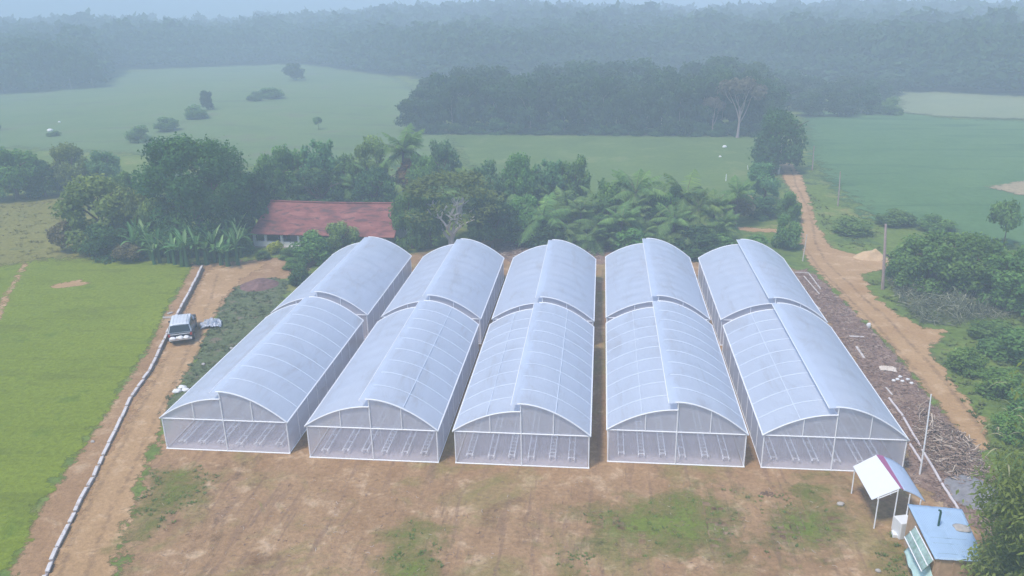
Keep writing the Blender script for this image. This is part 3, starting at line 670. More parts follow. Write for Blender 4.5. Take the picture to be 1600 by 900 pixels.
# the hazy wood in the middle distance, one tree at a time
rows = [(207, 648, 1196, 30, 124, 56), (196, 668, 1200, 33, 116, 66), (182, 690, 1200, 38, 112, 70), (166, 860, 1200, 44, 100, 74)]
for (yb, xa, xb, st, yt, w) in rows:
    x = xa
    while x < xb:
        f = (x-650)/540
        yb2 = yb+5*f+rr.uniform(-2, 2); yt2 = yt+rr.uniform(-12, 14)+(34 if x < 665 else 14 if x < 690 else 0)*(yb > 190)
        if 1085 < x < 1135: yt2 -= 8
        k = rr.choice(('farwide', 'farwide', 'fartall'))
        place(k, x+rr.uniform(-6, 6), yt2, yb2, w*rr.uniform(.85, 1.25), 'wood_tree', 'dark crown in the hazy wood beyond the green field', 'tree', 'trees of the hazy wood beyond the green field')
        x += st
for i in range(18):      # skirt bushes along the wood's edge and up to the pale field
    x = 655+i*31; place('darkbush', x, 186+rr.uniform(-6, 6), 209+4*i/18, 40, 'wood_edge_bush', 'dark bush at the foot of the hazy wood', 'bush', 'bushes at the foot of the hazy wood')
for i, (x, yt, yb, w) in enumerate([(1205, 120, 172, 60), (1235, 128, 172, 56), (1262, 116, 160, 60), (1290, 126, 172, 60), (1320, 118, 165, 60), (1345, 132, 178, 56), (1310, 140, 182, 60), (1262, 142, 182, 60), (1365, 122, 160, 56), (1390, 118, 150, 50), (1225, 106, 155, 60), (1180, 104, 160, 60), (1340, 112, 150, 60)]):
    place('farwide', x, yt, yb, w, 'scrub_tree', 'rounded low tree in the hazy scrub between the wood and the pale field', 'tree', 'low trees between the wood and the pale field')

# far forest: one mass fading into the haze
def far_forest():
    edge = [(-400, 156), (0, 140), (140, 136), (168, 108), (330, 103), (480, 98), (556, 110), (640, 118), (720, 126), (900, 124), (1100, 118), (1180, 124), (1300, 132), (1390, 140), (1500, 143), (1600, 147), (2050, 168)]
    ex = [e[0] for e in edge]; ey = [e[1] for e in edge]
    rng = np.random.default_rng(3); units = []
    for s, n, sz in ((1, 480, .11), (2, 480, .11), (3, 480, .11), (4, 300, .15), (5, 300, .15)):
        units.append(crown(300+s, n, sz, lobes=12, zc=.52, rz=.5, lr=(.16, .26), top=1, zmin=.02))
    Vs = []; Qs = []; vs = []; nv = 0
    def put(p, w, h, u):
        nonlocal nv
        V, Q, v = units[u]; a = rng.random()*6.28; c, s = math.cos(a), math.sin(a)
        W = np.stack([(V[:, 0]*c-V[:, 1]*s)*w+p[0], (V[:, 0]*s+V[:, 1]*c)*w+p[1], V[:, 2]*h+p[2]], 1)
        Vs.append(W); Qs.append(Q+nv); nv += len(V); vs.append(np.clip(v*.8+rng.random()*.2, 0, 1))
    def at(px, r0, dr):
        p = G(px, np.interp(px, ex, ey)); q = p[:2]*(1+dr/np.hypot(*p[:2])); return np.array([q[0], q[1], float(T(q[0], q[1]))-.3])
    x = -380.
    while x < 2000:
        for dr in (0, 7, 15, 24):
            p = at(x+rng.uniform(-4, 4), 0, dr+rng.uniform(-2, 2)); put(p, rng.uniform(10, 19), rng.uniform(15, 21)*(.6 if dr == 0 else 1)*.93, rng.integers(0, 3))
        x += 9
    for i in range(2000):
        px = rng.uniform(-380, 2000); dr = 28+420*rng.random()**1.5
        p = at(px, 0, dr); put(p, rng.uniform(17, 30), rng.uniform(14, 21)*(1.2 if rng.random() < .06 else 1), rng.integers(3, 5) if dr > 120 else rng.integers(0, 3))
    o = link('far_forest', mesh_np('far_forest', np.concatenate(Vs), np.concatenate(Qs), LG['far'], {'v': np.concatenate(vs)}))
    tag(o, 'unbroken blue hazy forest along the horizon', 'forest', kind='stuff')
far_forest()

# leafy tree in the near right corner
def near_tree():
    rng = np.random.default_rng(12)
    p = G(1652, 1000); d = depth(p); w = 312*d/FPX; h = onplane(1640, 560, p[1])[2]
    e = empty('leafy_foreground_tree', p); tag(e, 'large leafy tree filling the lower right corner beside the blue-roofed shed', 'tree')
    mb = MB()
    for k in range(7):
        a = k*.9; mb.tube(limb_path((0, 0, -.1), (w*.25*math.cos(a), w*.25*math.sin(a), h*.8), rng, .06), [.16, .12, .1, .08, .06, .03], 6)
    mb.obj('trunk', M['bark'], e)
    V, Q, v = crown(501, 42000, 1, lobes=70, rx=.5, zc=.5, rz=.5, lr=(.09, .17), top=1, shell=.8, zmin=.02, power=3, full=1)
    C = V.reshape(-1, 4, 3).mean(1)*np.array([w, w, h]); vv = v[::4]
    n = len(C)
    ang = rng.random(n)*6.28; dn = -.2-.9*rng.random(n)
    t = np.stack([np.cos(ang), np.sin(ang), dn], 1); t /= np.linalg.norm(t, axis=1, keepdims=True)
    b = np.cross(t, [0, 0, 1.]); b /= np.linalg.norm(b, axis=1, keepdims=True)
    L = (.13+.12*rng.random((n, 1)))*1.6
    VV = np.stack([C, C+t*L*.4+b*L*.19, C+t*L, C+t*L*.4-b*L*.19], 1).reshape(-1, 3)
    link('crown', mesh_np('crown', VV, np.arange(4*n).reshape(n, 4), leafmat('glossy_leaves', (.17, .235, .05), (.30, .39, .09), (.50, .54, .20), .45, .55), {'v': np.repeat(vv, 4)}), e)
    # long arching blades sprouting from the top
    Vs = []; Qs = []; nv = 0; vs = []
    for i in range(420):
        a = rng.random()*6.28; rr_ = w*.46*math.sqrt(rng.random()); L = rng.uniform(.5, 1.15); zz = h*(.5+.46*math.sqrt(max(0, 1-(rr_/(w*.5))**2)))-.1
        if rng.random() < .35: zz *= rng.uniform(.6, .95); rr_ = w*.44
        c = np.array([rr_*math.cos(a), rr_*math.sin(a), zz]); a2 = a+rng.normal()*.7; out = np.array([math.cos(a2), math.sin(a2), 0]); sd = np.array([-out[1], out[0], 0])
        up = rng.uniform(.5, 1.1); fv = rng.random()
        for j in range(7):
            t_ = j/6; q = c+out*L*t_*.8+np.array([0, 0, L*(up*t_-1.1*t_*t_)]); ww = .035*math.sin(PI*min(1, t_*.9+.1))+.003
            Vs += [q-sd*ww, q+sd*ww]; vs += [fv, fv]
            if j: Qs.append([nv+2*j-2, nv+2*j-1, nv+2*j+1, nv+2*j])
        nv += 14
    link('leaf_blades', mesh_np('leaf_blades', np.array(Vs), np.array(Qs), leafmat('blade_leaves', (.12, .18, .06), (.22, .28, .11), (.50, .42, .27), .35), {'v': np.array(vs)}), e)['kind'] = 'stuff'
near_tree()

# tufts of weeds (nobody could count them)
def tufts(name, label, areas, mat, size, dens, seed):
    rng = np.random.default_rng(seed); Vs = []; vs = []
    for px, dm in areas:
        poly = wpoly(px); x0, y0 = poly.min(0); x1, y1 = poly.max(0); n = int((x1-x0)*(y1-y0)*dens*dm)
        P = rng.uniform((x0, y0), (x1, y1), (n, 2)); D = sdist(P, poly)
        nn = np.array([mnoise.noise((p[0]*.35, p[1]*.35, seed)) for p in P]); P = P[(D > -.2+.8*nn) & (nn > -.18)]
        for p in P:
            z = float(T(p[0], p[1])); fv = rng.random(); m = rng.integers(5, 10); sz = size*rng.uniform(.5, 1.4)
            for k in range(m):
                a = rng.random()*6.28; o = np.array([math.cos(a), math.sin(a), 0]); sd = np.array([-o[1], o[0], 0])*sz*.16
                b = np.array([p[0], p[1], z])+o*sz*.2*rng.random(); hh = sz*rng.uniform(.25, .6)
                Vs += [b-sd, b+sd, b+o*sz*.7+sd*.8+np.array([0, 0, hh]), b+o*sz*.7-sd*.8+np.array([0, 0, hh])]; vs += [min(1, fv*.6+rng.random()*.4)]*4
    V = np.array(Vs); tag(link(name, mesh_np(name, V, np.arange(len(V)).reshape(-1, 4), mat, {'v': np.array(vs)})), label, 'weeds', kind='stuff')
TUFT = leafmat('weed_blades', (.14, .20, .05), (.20, .27, .07), (.28, .33, .11), .5)
TUFT2 = leafmat('grey_weed_blades', (.13, .17, .075), (.18, .22, .10), (.25, .28, .14), .5)
TUFT3 = leafmat('olive_blades', (.23, .23, .06), (.30, .28, .08), (.38, .35, .12), .55)
tufts('yard_weeds', 'loose green weeds scattered over the bare yard', [
    ([(240, 735), (300, 725), (345, 745), (300, 790), (250, 830), (205, 855), (190, 850), (212, 790)], 1.0),
    ([(590, 870), (640, 815), (690, 850), (690, 930), (600, 930)], .4), ([(850, 850), (880, 835), (930, 845), (920, 900), (880, 900)], .8),
    ([(1360, 840), (1400, 832), (1430, 900), (1440, 960), (1390, 960)], 1.5), ([(900, 800), (1110, 760), (1300, 770), (1340, 830), (1200, 880), (930, 860)], .22)], TUFT, .16, 6, 3)
tufts('bank_weeds', 'grey-green weeds on the bank between the lane and the first greenhouse', [
    ([(372, 446), (430, 432), (452, 440), (432, 485), (380, 540), (330, 590), (262, 645), (262, 625), (290, 590), (312, 548), (332, 505), (350, 468)], 1)], TUFT2, .24, 4, 4)
tufts('verge_weeds', 'rough green growth along the right side of the dirt road', [
    ([(1455, 560), (1500, 500), (1600, 470), (1700, 520), (1700, 720), (1560, 720), (1500, 620)], 1), ([(1345, 430), (1400, 440), (1450, 520), (1400, 488)], .8), ([(1262, 300), (1300, 330), (1380, 350), (1378, 395), (1310, 385), (1285, 350)], .7)], TUFT, .3, 2.6, 5)
tufts('slope_scrub', 'coarse olive grass on the slope at the left', [([(-80, 430), (-80, 330), (60, 306), (120, 315), (205, 395), (60, 405), (0, 412)], 1)], TUFT3, .35, .8, 6)
# ------------------------------------------------------------------ greenhouses
HE = 2.47
ORD = ['first', 'second', 'third', 'fourth', 'fifth']
def zl(t): return HE+1.62*(1-(1-t)**2.0)                     # left half, t 0 (eave) .. 1 (ridge)
def zr(s): return HE+2.20*(1-abs(s)**1.85)                   # right half, s 0 (ridge) .. 1 (eave)
def greenhouse(i, xl, w, yf, ribs):
    e = empty('greenhouse', (xl, yf, 0))
    tag(e, ('white plastic tunnel greenhouse, leftmost of the five, beside the block wall lane',
            'white tunnel greenhouse second from the left, strong roof seam on its right half only',
            'white plastic tunnel greenhouse in the middle of the five',
            'white plastic tunnel greenhouse second from the right, a wide bare alley on its left',
            'white plastic tunnel greenhouse, rightmost of the five, behind the small white canopy')[i], 'greenhouse', 'greenhouses in the row')
    xm = w*.5
    def lx(t): return -.12+t*(xm+.12)
    x_over = xm-.62
    def rx_(s): return xm+s*(w+.12-xm)
    prof_l = [(lx(t), zl(t)) for t in np.linspace(0, 1, 15)]
    prof_r = [(x_over+(xm-x_over)*k/3, HE+2.20-.05*(1-k/3)) for k in range(3)]+[(rx_(s), zr(s)) for s in np.linspace(0, 1, 17)]
    for bi, (y0, y1) in enumerate(((0, 18.44), (20.0, 37.85))):
        nb = 9; L = y1-y0; pitch = L/nb
        for side, prof in (('l', prof_l), ('r', prof_r)):
            ny = nb*8; V = []; o = .16 if side == 'r' else .08
            for j in range(ny+1):
                y = y0-o+(L+2*o)*j/ny; ph = ((y-y0)/pitch) % 1.0
                for k, (x, z) in enumerate(prof):
                    q = k/(len(prof)-1); sag = .045*math.sin(PI*ph)**2*math.sin(PI*min(1, q*.9+.05))
                    wr = (.055 if bi else .035)*mnoise.noise((x*.55+i*9, y*(1.1 if bi else .5), i*3.3+bi*5+(side == 'r')))
                    V.append((x, y, z-sag+wr*math.sin(PI*q)))
            n = len(prof); a = (np.arange(ny)[:, None]*n+np.arange(n-1)[None, :]).ravel()
            ro = link('roof_film', mesh_np('roof_film', V, np.stack([a, a+1, a+1+n, a+n], 1), M['film'], smooth_=True), e)
            # hoops
            fl = ribs[0 if side == 'l' else 1] if bi == 0 else 0
            for j in range(nb+1):
                y = y0+j*pitch; end = j in (0, nb)
                lift = (.03 if end else (.014 if fl == 2 else .004 if fl == 1 else -.07))
                pts = [(x, y+(-.10 if j == 0 else .10 if j == nb else 0), z+lift) for (x, z) in (prof if side == 'l' else prof[2:])]
                MB().tube(pts, .045 if end else .021, 6).obj('hoop', M['white'] if end else M['hoop'], ro)
            if fl == 2:
                k = 7 if side == 'l' else 11; x, z = prof[k]
                MB().tube([(x, y0+L*q, z+(.02 if fl == 2 else -.0)-.0) for q in np.linspace(0, 1 if fl == 2 else .85, 20)], .024, 6).obj('purlin', M['hoop'], ro)
        # ridge vent strip between the two roof halves
        mb = MB(); mb.add([(xm, y0, zl(1)), (xm, y1, zl(1)), (xm, y1, HE+2.18), (xm, y0, HE+2.18)], [(0, 1, 2, 3)]); mb.obj('ridge_vent', M['gable'], e)
        MB().tube([(x_over, y0-.15, HE+2.15), (x_over, y1+.15, HE+2.15)], .03, 6).obj('ridge_rail', M['white'], e)
        # sides
        for x in (0, w):
            mb = MB(); ny = 18
            for j in range(ny+1):
                y = y0+L*j/ny; mb.v += [(x, y, .03), (x+.03*math.sin(j*1.7)*(1 if x else -1), y, HE*.5), (x, y, HE)]
            for j in range(ny):
                for k in range(2): mb.f.append((3*j+k, 3*j+3+k, 3*j+4+k, 3*j+1+k)); mb.sm.append(True); mb.mi.append(0)
            mb.obj('side_wall', M['sidenet'], e)
            MB().tube([(x+(.1 if x else -.1), y0-.1, HE), (x+(.1 if x else -.1), y1+.1, HE)], .055, 6).obj('eave_gutter', M['white'], e)
            MB().tube([(x, y0, .06), (x, y1, .06)], .04, 6).obj('base_rail', M['white'], e)
            for j in range(nb+1):
                MB().tube([(x, y0+j*pitch, 0), (x, y0+j*pitch, HE)], .045 if j in (0, nb) else .03, 6).obj('post', M['white'], e)
        # end walls
        for y, s in ((y0, -1), (y1, 1)):
            MB().add([(0, y, .02), (w, y, .02), (w, y, HE), (0, y, HE)], [(0, 1, 2, 3)]).obj('end_netting', M['net'], e)
            yg = y+.01
            gl = [(0, yg, HE)]+[(min(max(x, 0), xm), yg, z-.03) for x, z in prof_l if x > 0.1]; gl += [(xm, yg, HE)]
            MB().add(gl, [tuple(range(len(gl)))]).obj('gable_panel', M['gable'], e)
            gr = [(xm, yg, HE)]+[(xm, yg, HE+2.17)]+[(x, yg, z-.03) for x, z in prof_r[4:] if x < w-.05]+[(w, yg, HE)]
            MB().add(gr, [tuple(range(len(gr)))]).obj('gable_panel', M['gable'], e)
            yy = y+s*.05
            MB().tube([(-.05, yy, HE), (w+.05, yy, HE)], .045, 6).obj('tie_rail', M['white'], e)
            MB().tube([(-.05, yy, .05), (w+.05, yy, .05)], .05, 6).obj('sill_rail', M['rail'], e)
            MB().tube([(xm, yy, 0), (xm, yy, HE+2.2)], .045, 6).obj('post', M['white'], e)
            for q in (.27, .74):
                zt = zl(q/.5) if q < .5 else zr((q*w-xm)/(w+.12-xm))
                MB().tube([(q*w, yy, HE), (q*w, yy, zt)], .035, 6).obj('mullion', M['white'], e)
    # cross ties and centre posts inside the front block are part of the frame
    for j in range(1, 9):
        MB().tube([(xm, j*18.44/9, 0), (xm, j*18.44/9, zl(1))], .03, 6).obj('inner_post', M['white'], e)
    MB().box((w/2, 9.22, .02), (w-.2, 18.2, .03)).obj('floor_cloth', M['weedmat'], e)
    MB().box((w/2, 28.9, .02), (w-.2, 17.4, .03)).obj('floor_cloth', M['weedmat'], e)
    return e
HS = [(-30.18, 9.01, 46.71, (0, 1)), (-19.57, 8.97, 46.34, (0, 2)), (-9.39, 8.93, 46.39, (2, 2)), (.81, 8.94, 47.33, (2, 1)), (10.89, 8.87, 47.36, (2, 0))]
rk = MB()
LR = 17.6
for x in (-.19, .19): rk.box((x, LR/2, .30), (.075, LR, .06))
for j in range(18): rk.box((0, .25+j*1.0, .305), (.33, .05, .04))
for j in range(8):
    for x in (-.19, .19): rk.box((x, .3+j*2.4, .14), (.045, .045, .27))
rk_me = rk.mesh('grow_bench', M['rail'])
rk2 = MB()
for x in (-.19, .19): rk2.box((x, LR/2, .30), (.075, LR, .06))
for j in range(40): rk2.box((0, .25+j*.44, .305), (.33, .07, .045))
for j in range(8):
    for x in (-.19, .19): rk2.box((x, .3+j*2.4, .14), (.045, .045, .27))
rk2_me = rk2.mesh('ladder_grow_bench', M['rail'])
NUM = ['leftmost', 'second from the left', 'third from the left', 'fourth from the left', 'fifth from the left', 'rightmost']
GH = ['leftmost greenhouse', 'second greenhouse from the left', 'middle greenhouse', 'second greenhouse from the right', 'rightmost greenhouse']
for i, (xl, w, yf, ribs) in enumerate(HS):
    greenhouse(i, xl, w, yf, ribs)
    for k in range(6):
        lad = (i, k) in ((1, 5), (1, 3), (2, 2), (2, 4), (3, 1), (3, 2), (3, 4), (2, 0))
        o = link('grow_bench', rk2_me if lad else rk_me); o.location = (xl+w*(.10+.155*k)+random.uniform(-.08, .08), yf+.35+random.uniform(0, .25), .03)
        tag(o, ('ladder-like ' if lad else '')+'white rail bench, %s inside the %s' % (NUM[k], GH[i]), 'grow bench', 'white rail benches inside the greenhouses')
# ------------------------------------------------------------------ block wall along the lane
def block_wall():
    px = [(316, 414), (303, 440), (290, 464), (276, 490), (266, 508), (256, 530), (243, 557), (233, 578), (205, 618), (190, 650), (179, 673), (160, 710), (146, 743), (126, 778), (106, 818), (88, 854), (71, 896), (50, 945), (20, 1010)]
    hw = lambda b: float(np.interp(b, (480, 620), (.52, .22)))
    P = [G(a, b, hw(b)) for a, b in px]
    e = empty('block_wall', (P[6][0], P[6][1], 0)); tag(e, 'low wall of whitewashed blocks between the grass field and the dirt lane', 'wall')
    org = np.array([P[6][0], P[6][1], 0])
    rng = random.Random(3); body = MB(); coping = []
    acc = 0
    pts = [Vector((p[0], p[1], hw(b))) for p, (a, b) in zip(P, px)]
    # resample every 1.5 m
    path = [pts[0]]; 
    for a, b in zip(pts, pts[1:]):
        n = max(1, round((b-a).length/1.55))
        for k in range(1, n+1): path.append(a.lerp(b, k/n))
    for k, (a, b) in enumerate(zip(path, path[1:])):
        d = b-a; L = d.length; rz = math.atan2(d.y, d.x); c = (a+b)/2; h = c.z
        body.box((c.x-org[0], c.y-org[1], (h-.12)/2), (L+.01, .16, h-.12), rz)
        jit = rng.uniform(-.035, .035)
        if rng.random() < .06 and k > 8: continue
        m = MB(); nn = Vector((-math.sin(rz), math.cos(rz), 0))*jit
        m.box((c.x-org[0]+nn.x, c.y-org[1]+nn.y, h-.05+rng.uniform(-.015, .015)), (L-(.06 if rng.random() < .6 else .3)-rng.random()*.12, .23, .11), rz+rng.uniform(-.03, .03))
        o = m.obj('coping_block', M['concrete'], e); bevel(o, .025, 2)
    body.obj('wall_body', M['wallface'], e)
block_wall()

# ------------------------------------------------------------------ van-backed pickup on the lane
def truck():
    pr = G(284, 538); pf = G(306, 492); HD = math.atan2(pf[1]-pr[1], pf[0]-pr[0])-PI/2+.10
    e = empty('pickup_truck', (pr[0], pr[1], 0), HD, (1.16, 1.1, 1.12))
    tag(e, 'dark pickup truck with a pale grey roof parked on the lane beside the block wall', 'truck')
    paint = plain('dark_vehicle_paint', (.055, .06, .075), .35, .1, 2, spec=.5); pale = plain('dusty_pale_roof', (.66, .69, .72), .5, .06, 2, spec=.4, dirt=((.40, .38, .34), .6))
    glass = plain('vehicle_glass', (.025, .04, .045), .12, .1, 1, spec=.6); rub = plain('tyre_rubber', (.03, .03, .03), .9); rim = plain('wheel_rim', (.45, .45, .47), .4, metal=.6)
    lampm = plain('tail_lamp', (.4, .03, .02), .3); chrome = plain('white_bumper', (.75, .75, .76), .4)
    W = 1.86; L = 4.7
    # body: side profile lofted across
    def loft(prof, w0, w1f, name, mat, z1=None, bev=.05):
        mb = MB(); n = len(prof)
        zs = [p[1] for p in prof]; zt, zb = max(zs), min(zs)
        vs = []
        for s in (-1, 1):
            for (y, z) in prof:
                k = (z-zb)/(zt-zb); vs.append((s*(w0/2*(1-k)+w1f/2*k), y, z))
        fs = [tuple(range(n))[::-1], tuple(range(n, 2*n))]+[(a, (a+1) % n, n+(a+1) % n, n+a) for a in range(n)]
        mb.add(vs, fs); return bevel(mb.obj(name, mat, e), bev, 3)
    loft([(0.05, .42), (0, .62), (.03, .98), (2.9, 1.02), (3.5, 1.0), (4.55, .92), (4.68, .7), (4.66, .42)], W, W-.06, 'body', paint)
    loft([(.10, 1.0), (.42, 1.62), (2.75, 1.66), (3.55, 1.02)], W-.10, W-.42, 'cabin', pale, bev=.04)
    mb = MB()   # crowned roof panel
    n = 8
    for j in range(n+1):
        y = .36+2.45*j/n
        for k in range(7):
            x = (-.74+1.48*k/6); mb.v.append((x, y, 1.70-.07*abs(x/.74)**3-.05*abs((j/n-.5)*2)**4))
    for j in range(n):
        for k in range(6):
            a = j*7+k; mb.f.append((a, a+1, a+8, a+7)); mb.sm.append(True); mb.mi.append(0)
    r = mb.obj('roof_panel', pale, e); so = r.modifiers.new('thick', 'SOLIDIFY'); so.thickness = .05
    for k in range(5):
        x = -.5+.25*k; MB().box((x, 1.58, 1.715), (.03, 2.1, .016)).obj('roof_ridge', pale, e)
    # windows set just proud of the cabin
    def quad(ps, name, mat, off):
        mb = MB(); o = Vector(off); mb.add([Vector(p)+o for p in ps]+[Vector(p) for p in ps], [(0, 1, 2, 3), (7, 6, 5, 4), (0, 4, 5, 1), (1, 5, 6, 2), (2, 6, 7, 3), (3, 7, 4, 0)]); return mb.obj(name, mat, e)
    quad([(-.80, .13, 1.05), (.80, .13, 1.05), (.70, .385, 1.55), (-.70, .385, 1.55)], 'rear_window', glass, (0, -.03, .015))
    quad([(-.80, 3.50, 1.06), (.80, 3.50, 1.06), (.70, 2.84, 1.58), (-.70, 2.84, 1.58)], 'windscreen', glass, (0, .03, .02))
    for s in (-1, 1):
        for (a, b) in ((.55, 1.5), (1.6, 2.45)):
            quad([(s*.895, a, 1.08), (s*.895, b, 1.08), (s*.765, b-.02, 1.54), (s*.765, a+.06, 1.54)], 'side_window', glass, (s*.02, 0, .005))
        MB().box((s*.99, 2.75, 1.12), (.16, .08, .13)).obj('wing_mirror', paint, e)
        MB().box((s*.82, .0, .86), (.16, .06, .22)).obj('tail_lamp', lampm, e)
        for y in (.85, 3.75):
            mb = MB(); mb.tube([(s*.72, y, .34), (s*.95, y, .34)], .34, 20, sm=False); wo = bevel(mb.obj('wheel', rub, e), .03, 2)
            MB().tube([(s*.94, y, .34), (s*.965, y, .34)], .2, 14, sm=False).obj('rim', rim, wo)
    MB().box((0, -.08, .50), (1.7, .14, .16)).obj('rear_bumper', chrome, e)
    MB().box((0, -.02, .93), (1.5, .05, .03)).obj('tailgate_edge', chrome, e)
    # shelf with sacks behind
    rng = np.random.default_rng(8)
    for k, (x, z, s, lb) in enumerate(((-.55, .66, .30, 'left'), (0, .68, .34, 'middle'), (.48, .66, .28, 'right'))):
        bm = MB(); V = []
        c, sn = math.cos(HD), math.sin(HD)
        lx, ly = x*1.16, -.36
        ob = blob('white_sack', (pr[0]+lx*c-ly*sn, pr[1]+lx*sn+ly*c, z), (s, .24, .17), 30+k, M['sack'])
        tag(ob, 'white sack at the rear of the pickup truck, %s of the three' % lb, 'sack', 'white sacks behind the truck')
def blob(name, loc, r, seed, mat, res=12, amp=.28, flat=True):
    V = []; F = []
    for a in range(res+1):
        th = PI*a/res
        for b in range(res*2):
            ph = PI*b/res; v = Vector((math.sin(th)*math.cos(ph), math.sin(th)*math.sin(ph), math.cos(th)))
            k = 1+amp*mnoise.noise(v*1.6+Vector((seed, 0, 0)))+amp*.5*mnoise.noise(v*4+Vector((0, seed, 0)))
            V.append((v.x*r[0]*k, v.y*r[1]*k, max(-.75, v.z)*r[2]*k+r[2]*.7))
    n = res*2
    for a in range(res):
        for b in range(n): F.append((a*n+b, (a+1)*n+b, (a+1)*n+(b+1) % n, a*n+(b+1) % n))
    mb = MB(); mb.add(V, F, True); o = mb.obj(name, mat); o.location = [float(q) for q in loc]; return o
M['sack'] = plain('white_woven_sack', (.78, .77, .76), .7, .08, 8, bump=.4)
M['foil'] = plain('silver_tarpaulin', (.50, .54, .62), .35, .35, 5, metal=.2, spec=.5, bump=.8)
M['rock'] = plain('pale_rubble', (.46, .42, .38), .9, .25, 6, bump=.5)
truck()
def crumpled(name, c, sx, sy, h, mat, label, cat, seed, rz=0, group=None, drape=0):
    n = 44; V = []; F = []
    for j in range(n+1):
        for i in range(n+1):
            u, v = i/n*2-1, j/n*2-1; k = max(0, 1-(abs(u)**2.2+abs(v)**2.2)*.5)
            a = mnoise.noise((u*2.2+seed, v*2.2, 0)); b = abs(mnoise.noise((u*5+seed, v*6, 4))); d = abs(mnoise.noise((u*12, v*11+seed, 8)))
            rag = 1+.18*mnoise.noise((u*2+seed, v*2, 9))
            V.append((u*sx/2*rag, v*sy/2*rag, max(.01, h*k*(.45+.5*a+.8*b)+h*.28*d+.01)))
    for j in range(n):
        for i in range(n): a = j*(n+1)+i; F.append((a, a+1, a+n+2, a+n+1))
    mb = MB(); mb.add(V, F, True); o = mb.obj(name, mat); o.location = [float(q) for q in c]; o.rotation_euler.z = rz
    so = o.modifiers.new('t', 'SOLIDIFY'); so.thickness = .012
    tag(o, label, cat, group); return o
p = G(330, 509); crumpled('tarpaulin', p, 2.0, 1.7, .75, M['foil'], 'crumpled silver tarpaulin heap right of the pickup truck', 'tarpaulin', 3, .4)
for k, (x, y, s, lb) in enumerate(((277, 613, .34, 'left'), (285, 607, .32, 'upper'), (290, 611, .30, 'right'))):
    tag(blob('white_sack', G(x, y), (s*1.1, s*.8, s*.5), 60+k, M['sack']), '%s one of three white sacks in the weeds left of the first greenhouse' % lb, 'sack', 'white sacks in the weeds')
for k, (x, y, s, l) in enumerate(((1313, 789, .17, 'pale stone lying in the yard before the white canopy'), (1372, 893, .12, 'small white stone at the left foot of the blue-roofed shed'), (318, 570, .14, 'pale stone in the weed bank below the tarpaulin'),
                                  (362, 545, .14, 'pale stone in the weed bank beside the first greenhouse'), (262, 690, .12, 'stone at the front left corner of the first greenhouse'), (145, 691, .12, 'pale stone at the edge of the grass field left of the block wall'))):
    tag(blob('stone', G(x, y), (s*1.3, s, s*.7), 80+k, M['rock'], 8), l, 'stone')
# two broken wall pieces by the truck
for k, (x, y, rz, l) in enumerate(((262, 497, .3, 'broken slab on the verge left of the truck'), (266, 490, 1.2, 'smaller broken slab above the first one left of the truck'))):
    p = G(x, y); m = MB(); m.box((0, 0, .07), (.9-.3*k, .3, .12)); o = m.obj('broken_slab', M['rock']); o.location = list(p); o.rotation_euler = (.08, .05, rz); bevel(o, .03); tag(o, l, 'slab')
# dirt mound by the garden
def mound(name, px, py, sx, sy, h, mat, label, cat, seed):
    c = G(px, py); n = 40; V = []; F = []
    for j in range(n+1):
        for i in range(n+1):
            u, v = i/n*2-1, j/n*2-1; r = min(1, math.hypot(u, v)); k = (1-r*r)**1.3
            V.append((u*sx/2, v*sy/2, -.04+h*k*(.8+.5*mnoise.noise((u*2+seed, v*2, 1)))+.12*k*mnoise.noise((u*7, v*7+seed, 1))))
    for j in range(n):
        for i in range(n): a = j*(n+1)+i; F.append((a, a+1, a+n+2, a+n+1))
    mb = MB(); mb.add(V, F, True); o = mb.obj(name, mat); o.location = [float(q) for q in c]; tag(o, label, cat); return o
mound('earth_mound', 405, 446, 4.6, 4.4, .9, plain('red_brown_earth', (.20, .115, .10), .95, .3, 2, bump=.8), 'low red-brown earth mound below the garden of the house', 'mound', 2)
mound('sand_heap', 1360, 403, 4.2, 2.6, 1.1, plain('tan_sand', (.58, .40, .23), .95, .1, 2, bump=.4), 'tan sand heap at the side track left of the tall brown pole', 'heap', 5)
mound('ash_heap', 1522, 770, 3.6, 4.6, .5, plain('grey_ash', (.26, .25, .26), .95, .25, 3, bump=.8), 'grey ash heap left of the leafy foreground tree', 'heap', 8)
mound('soil_patch', 1200, 772, 1.6, 1.0, .10, plain('dark_moist_soil', (.15, .095, .06), .95, .2, 3, bump=.5), 'dark patch of dug soil in front of the fifth greenhouse', 'soil', 9)

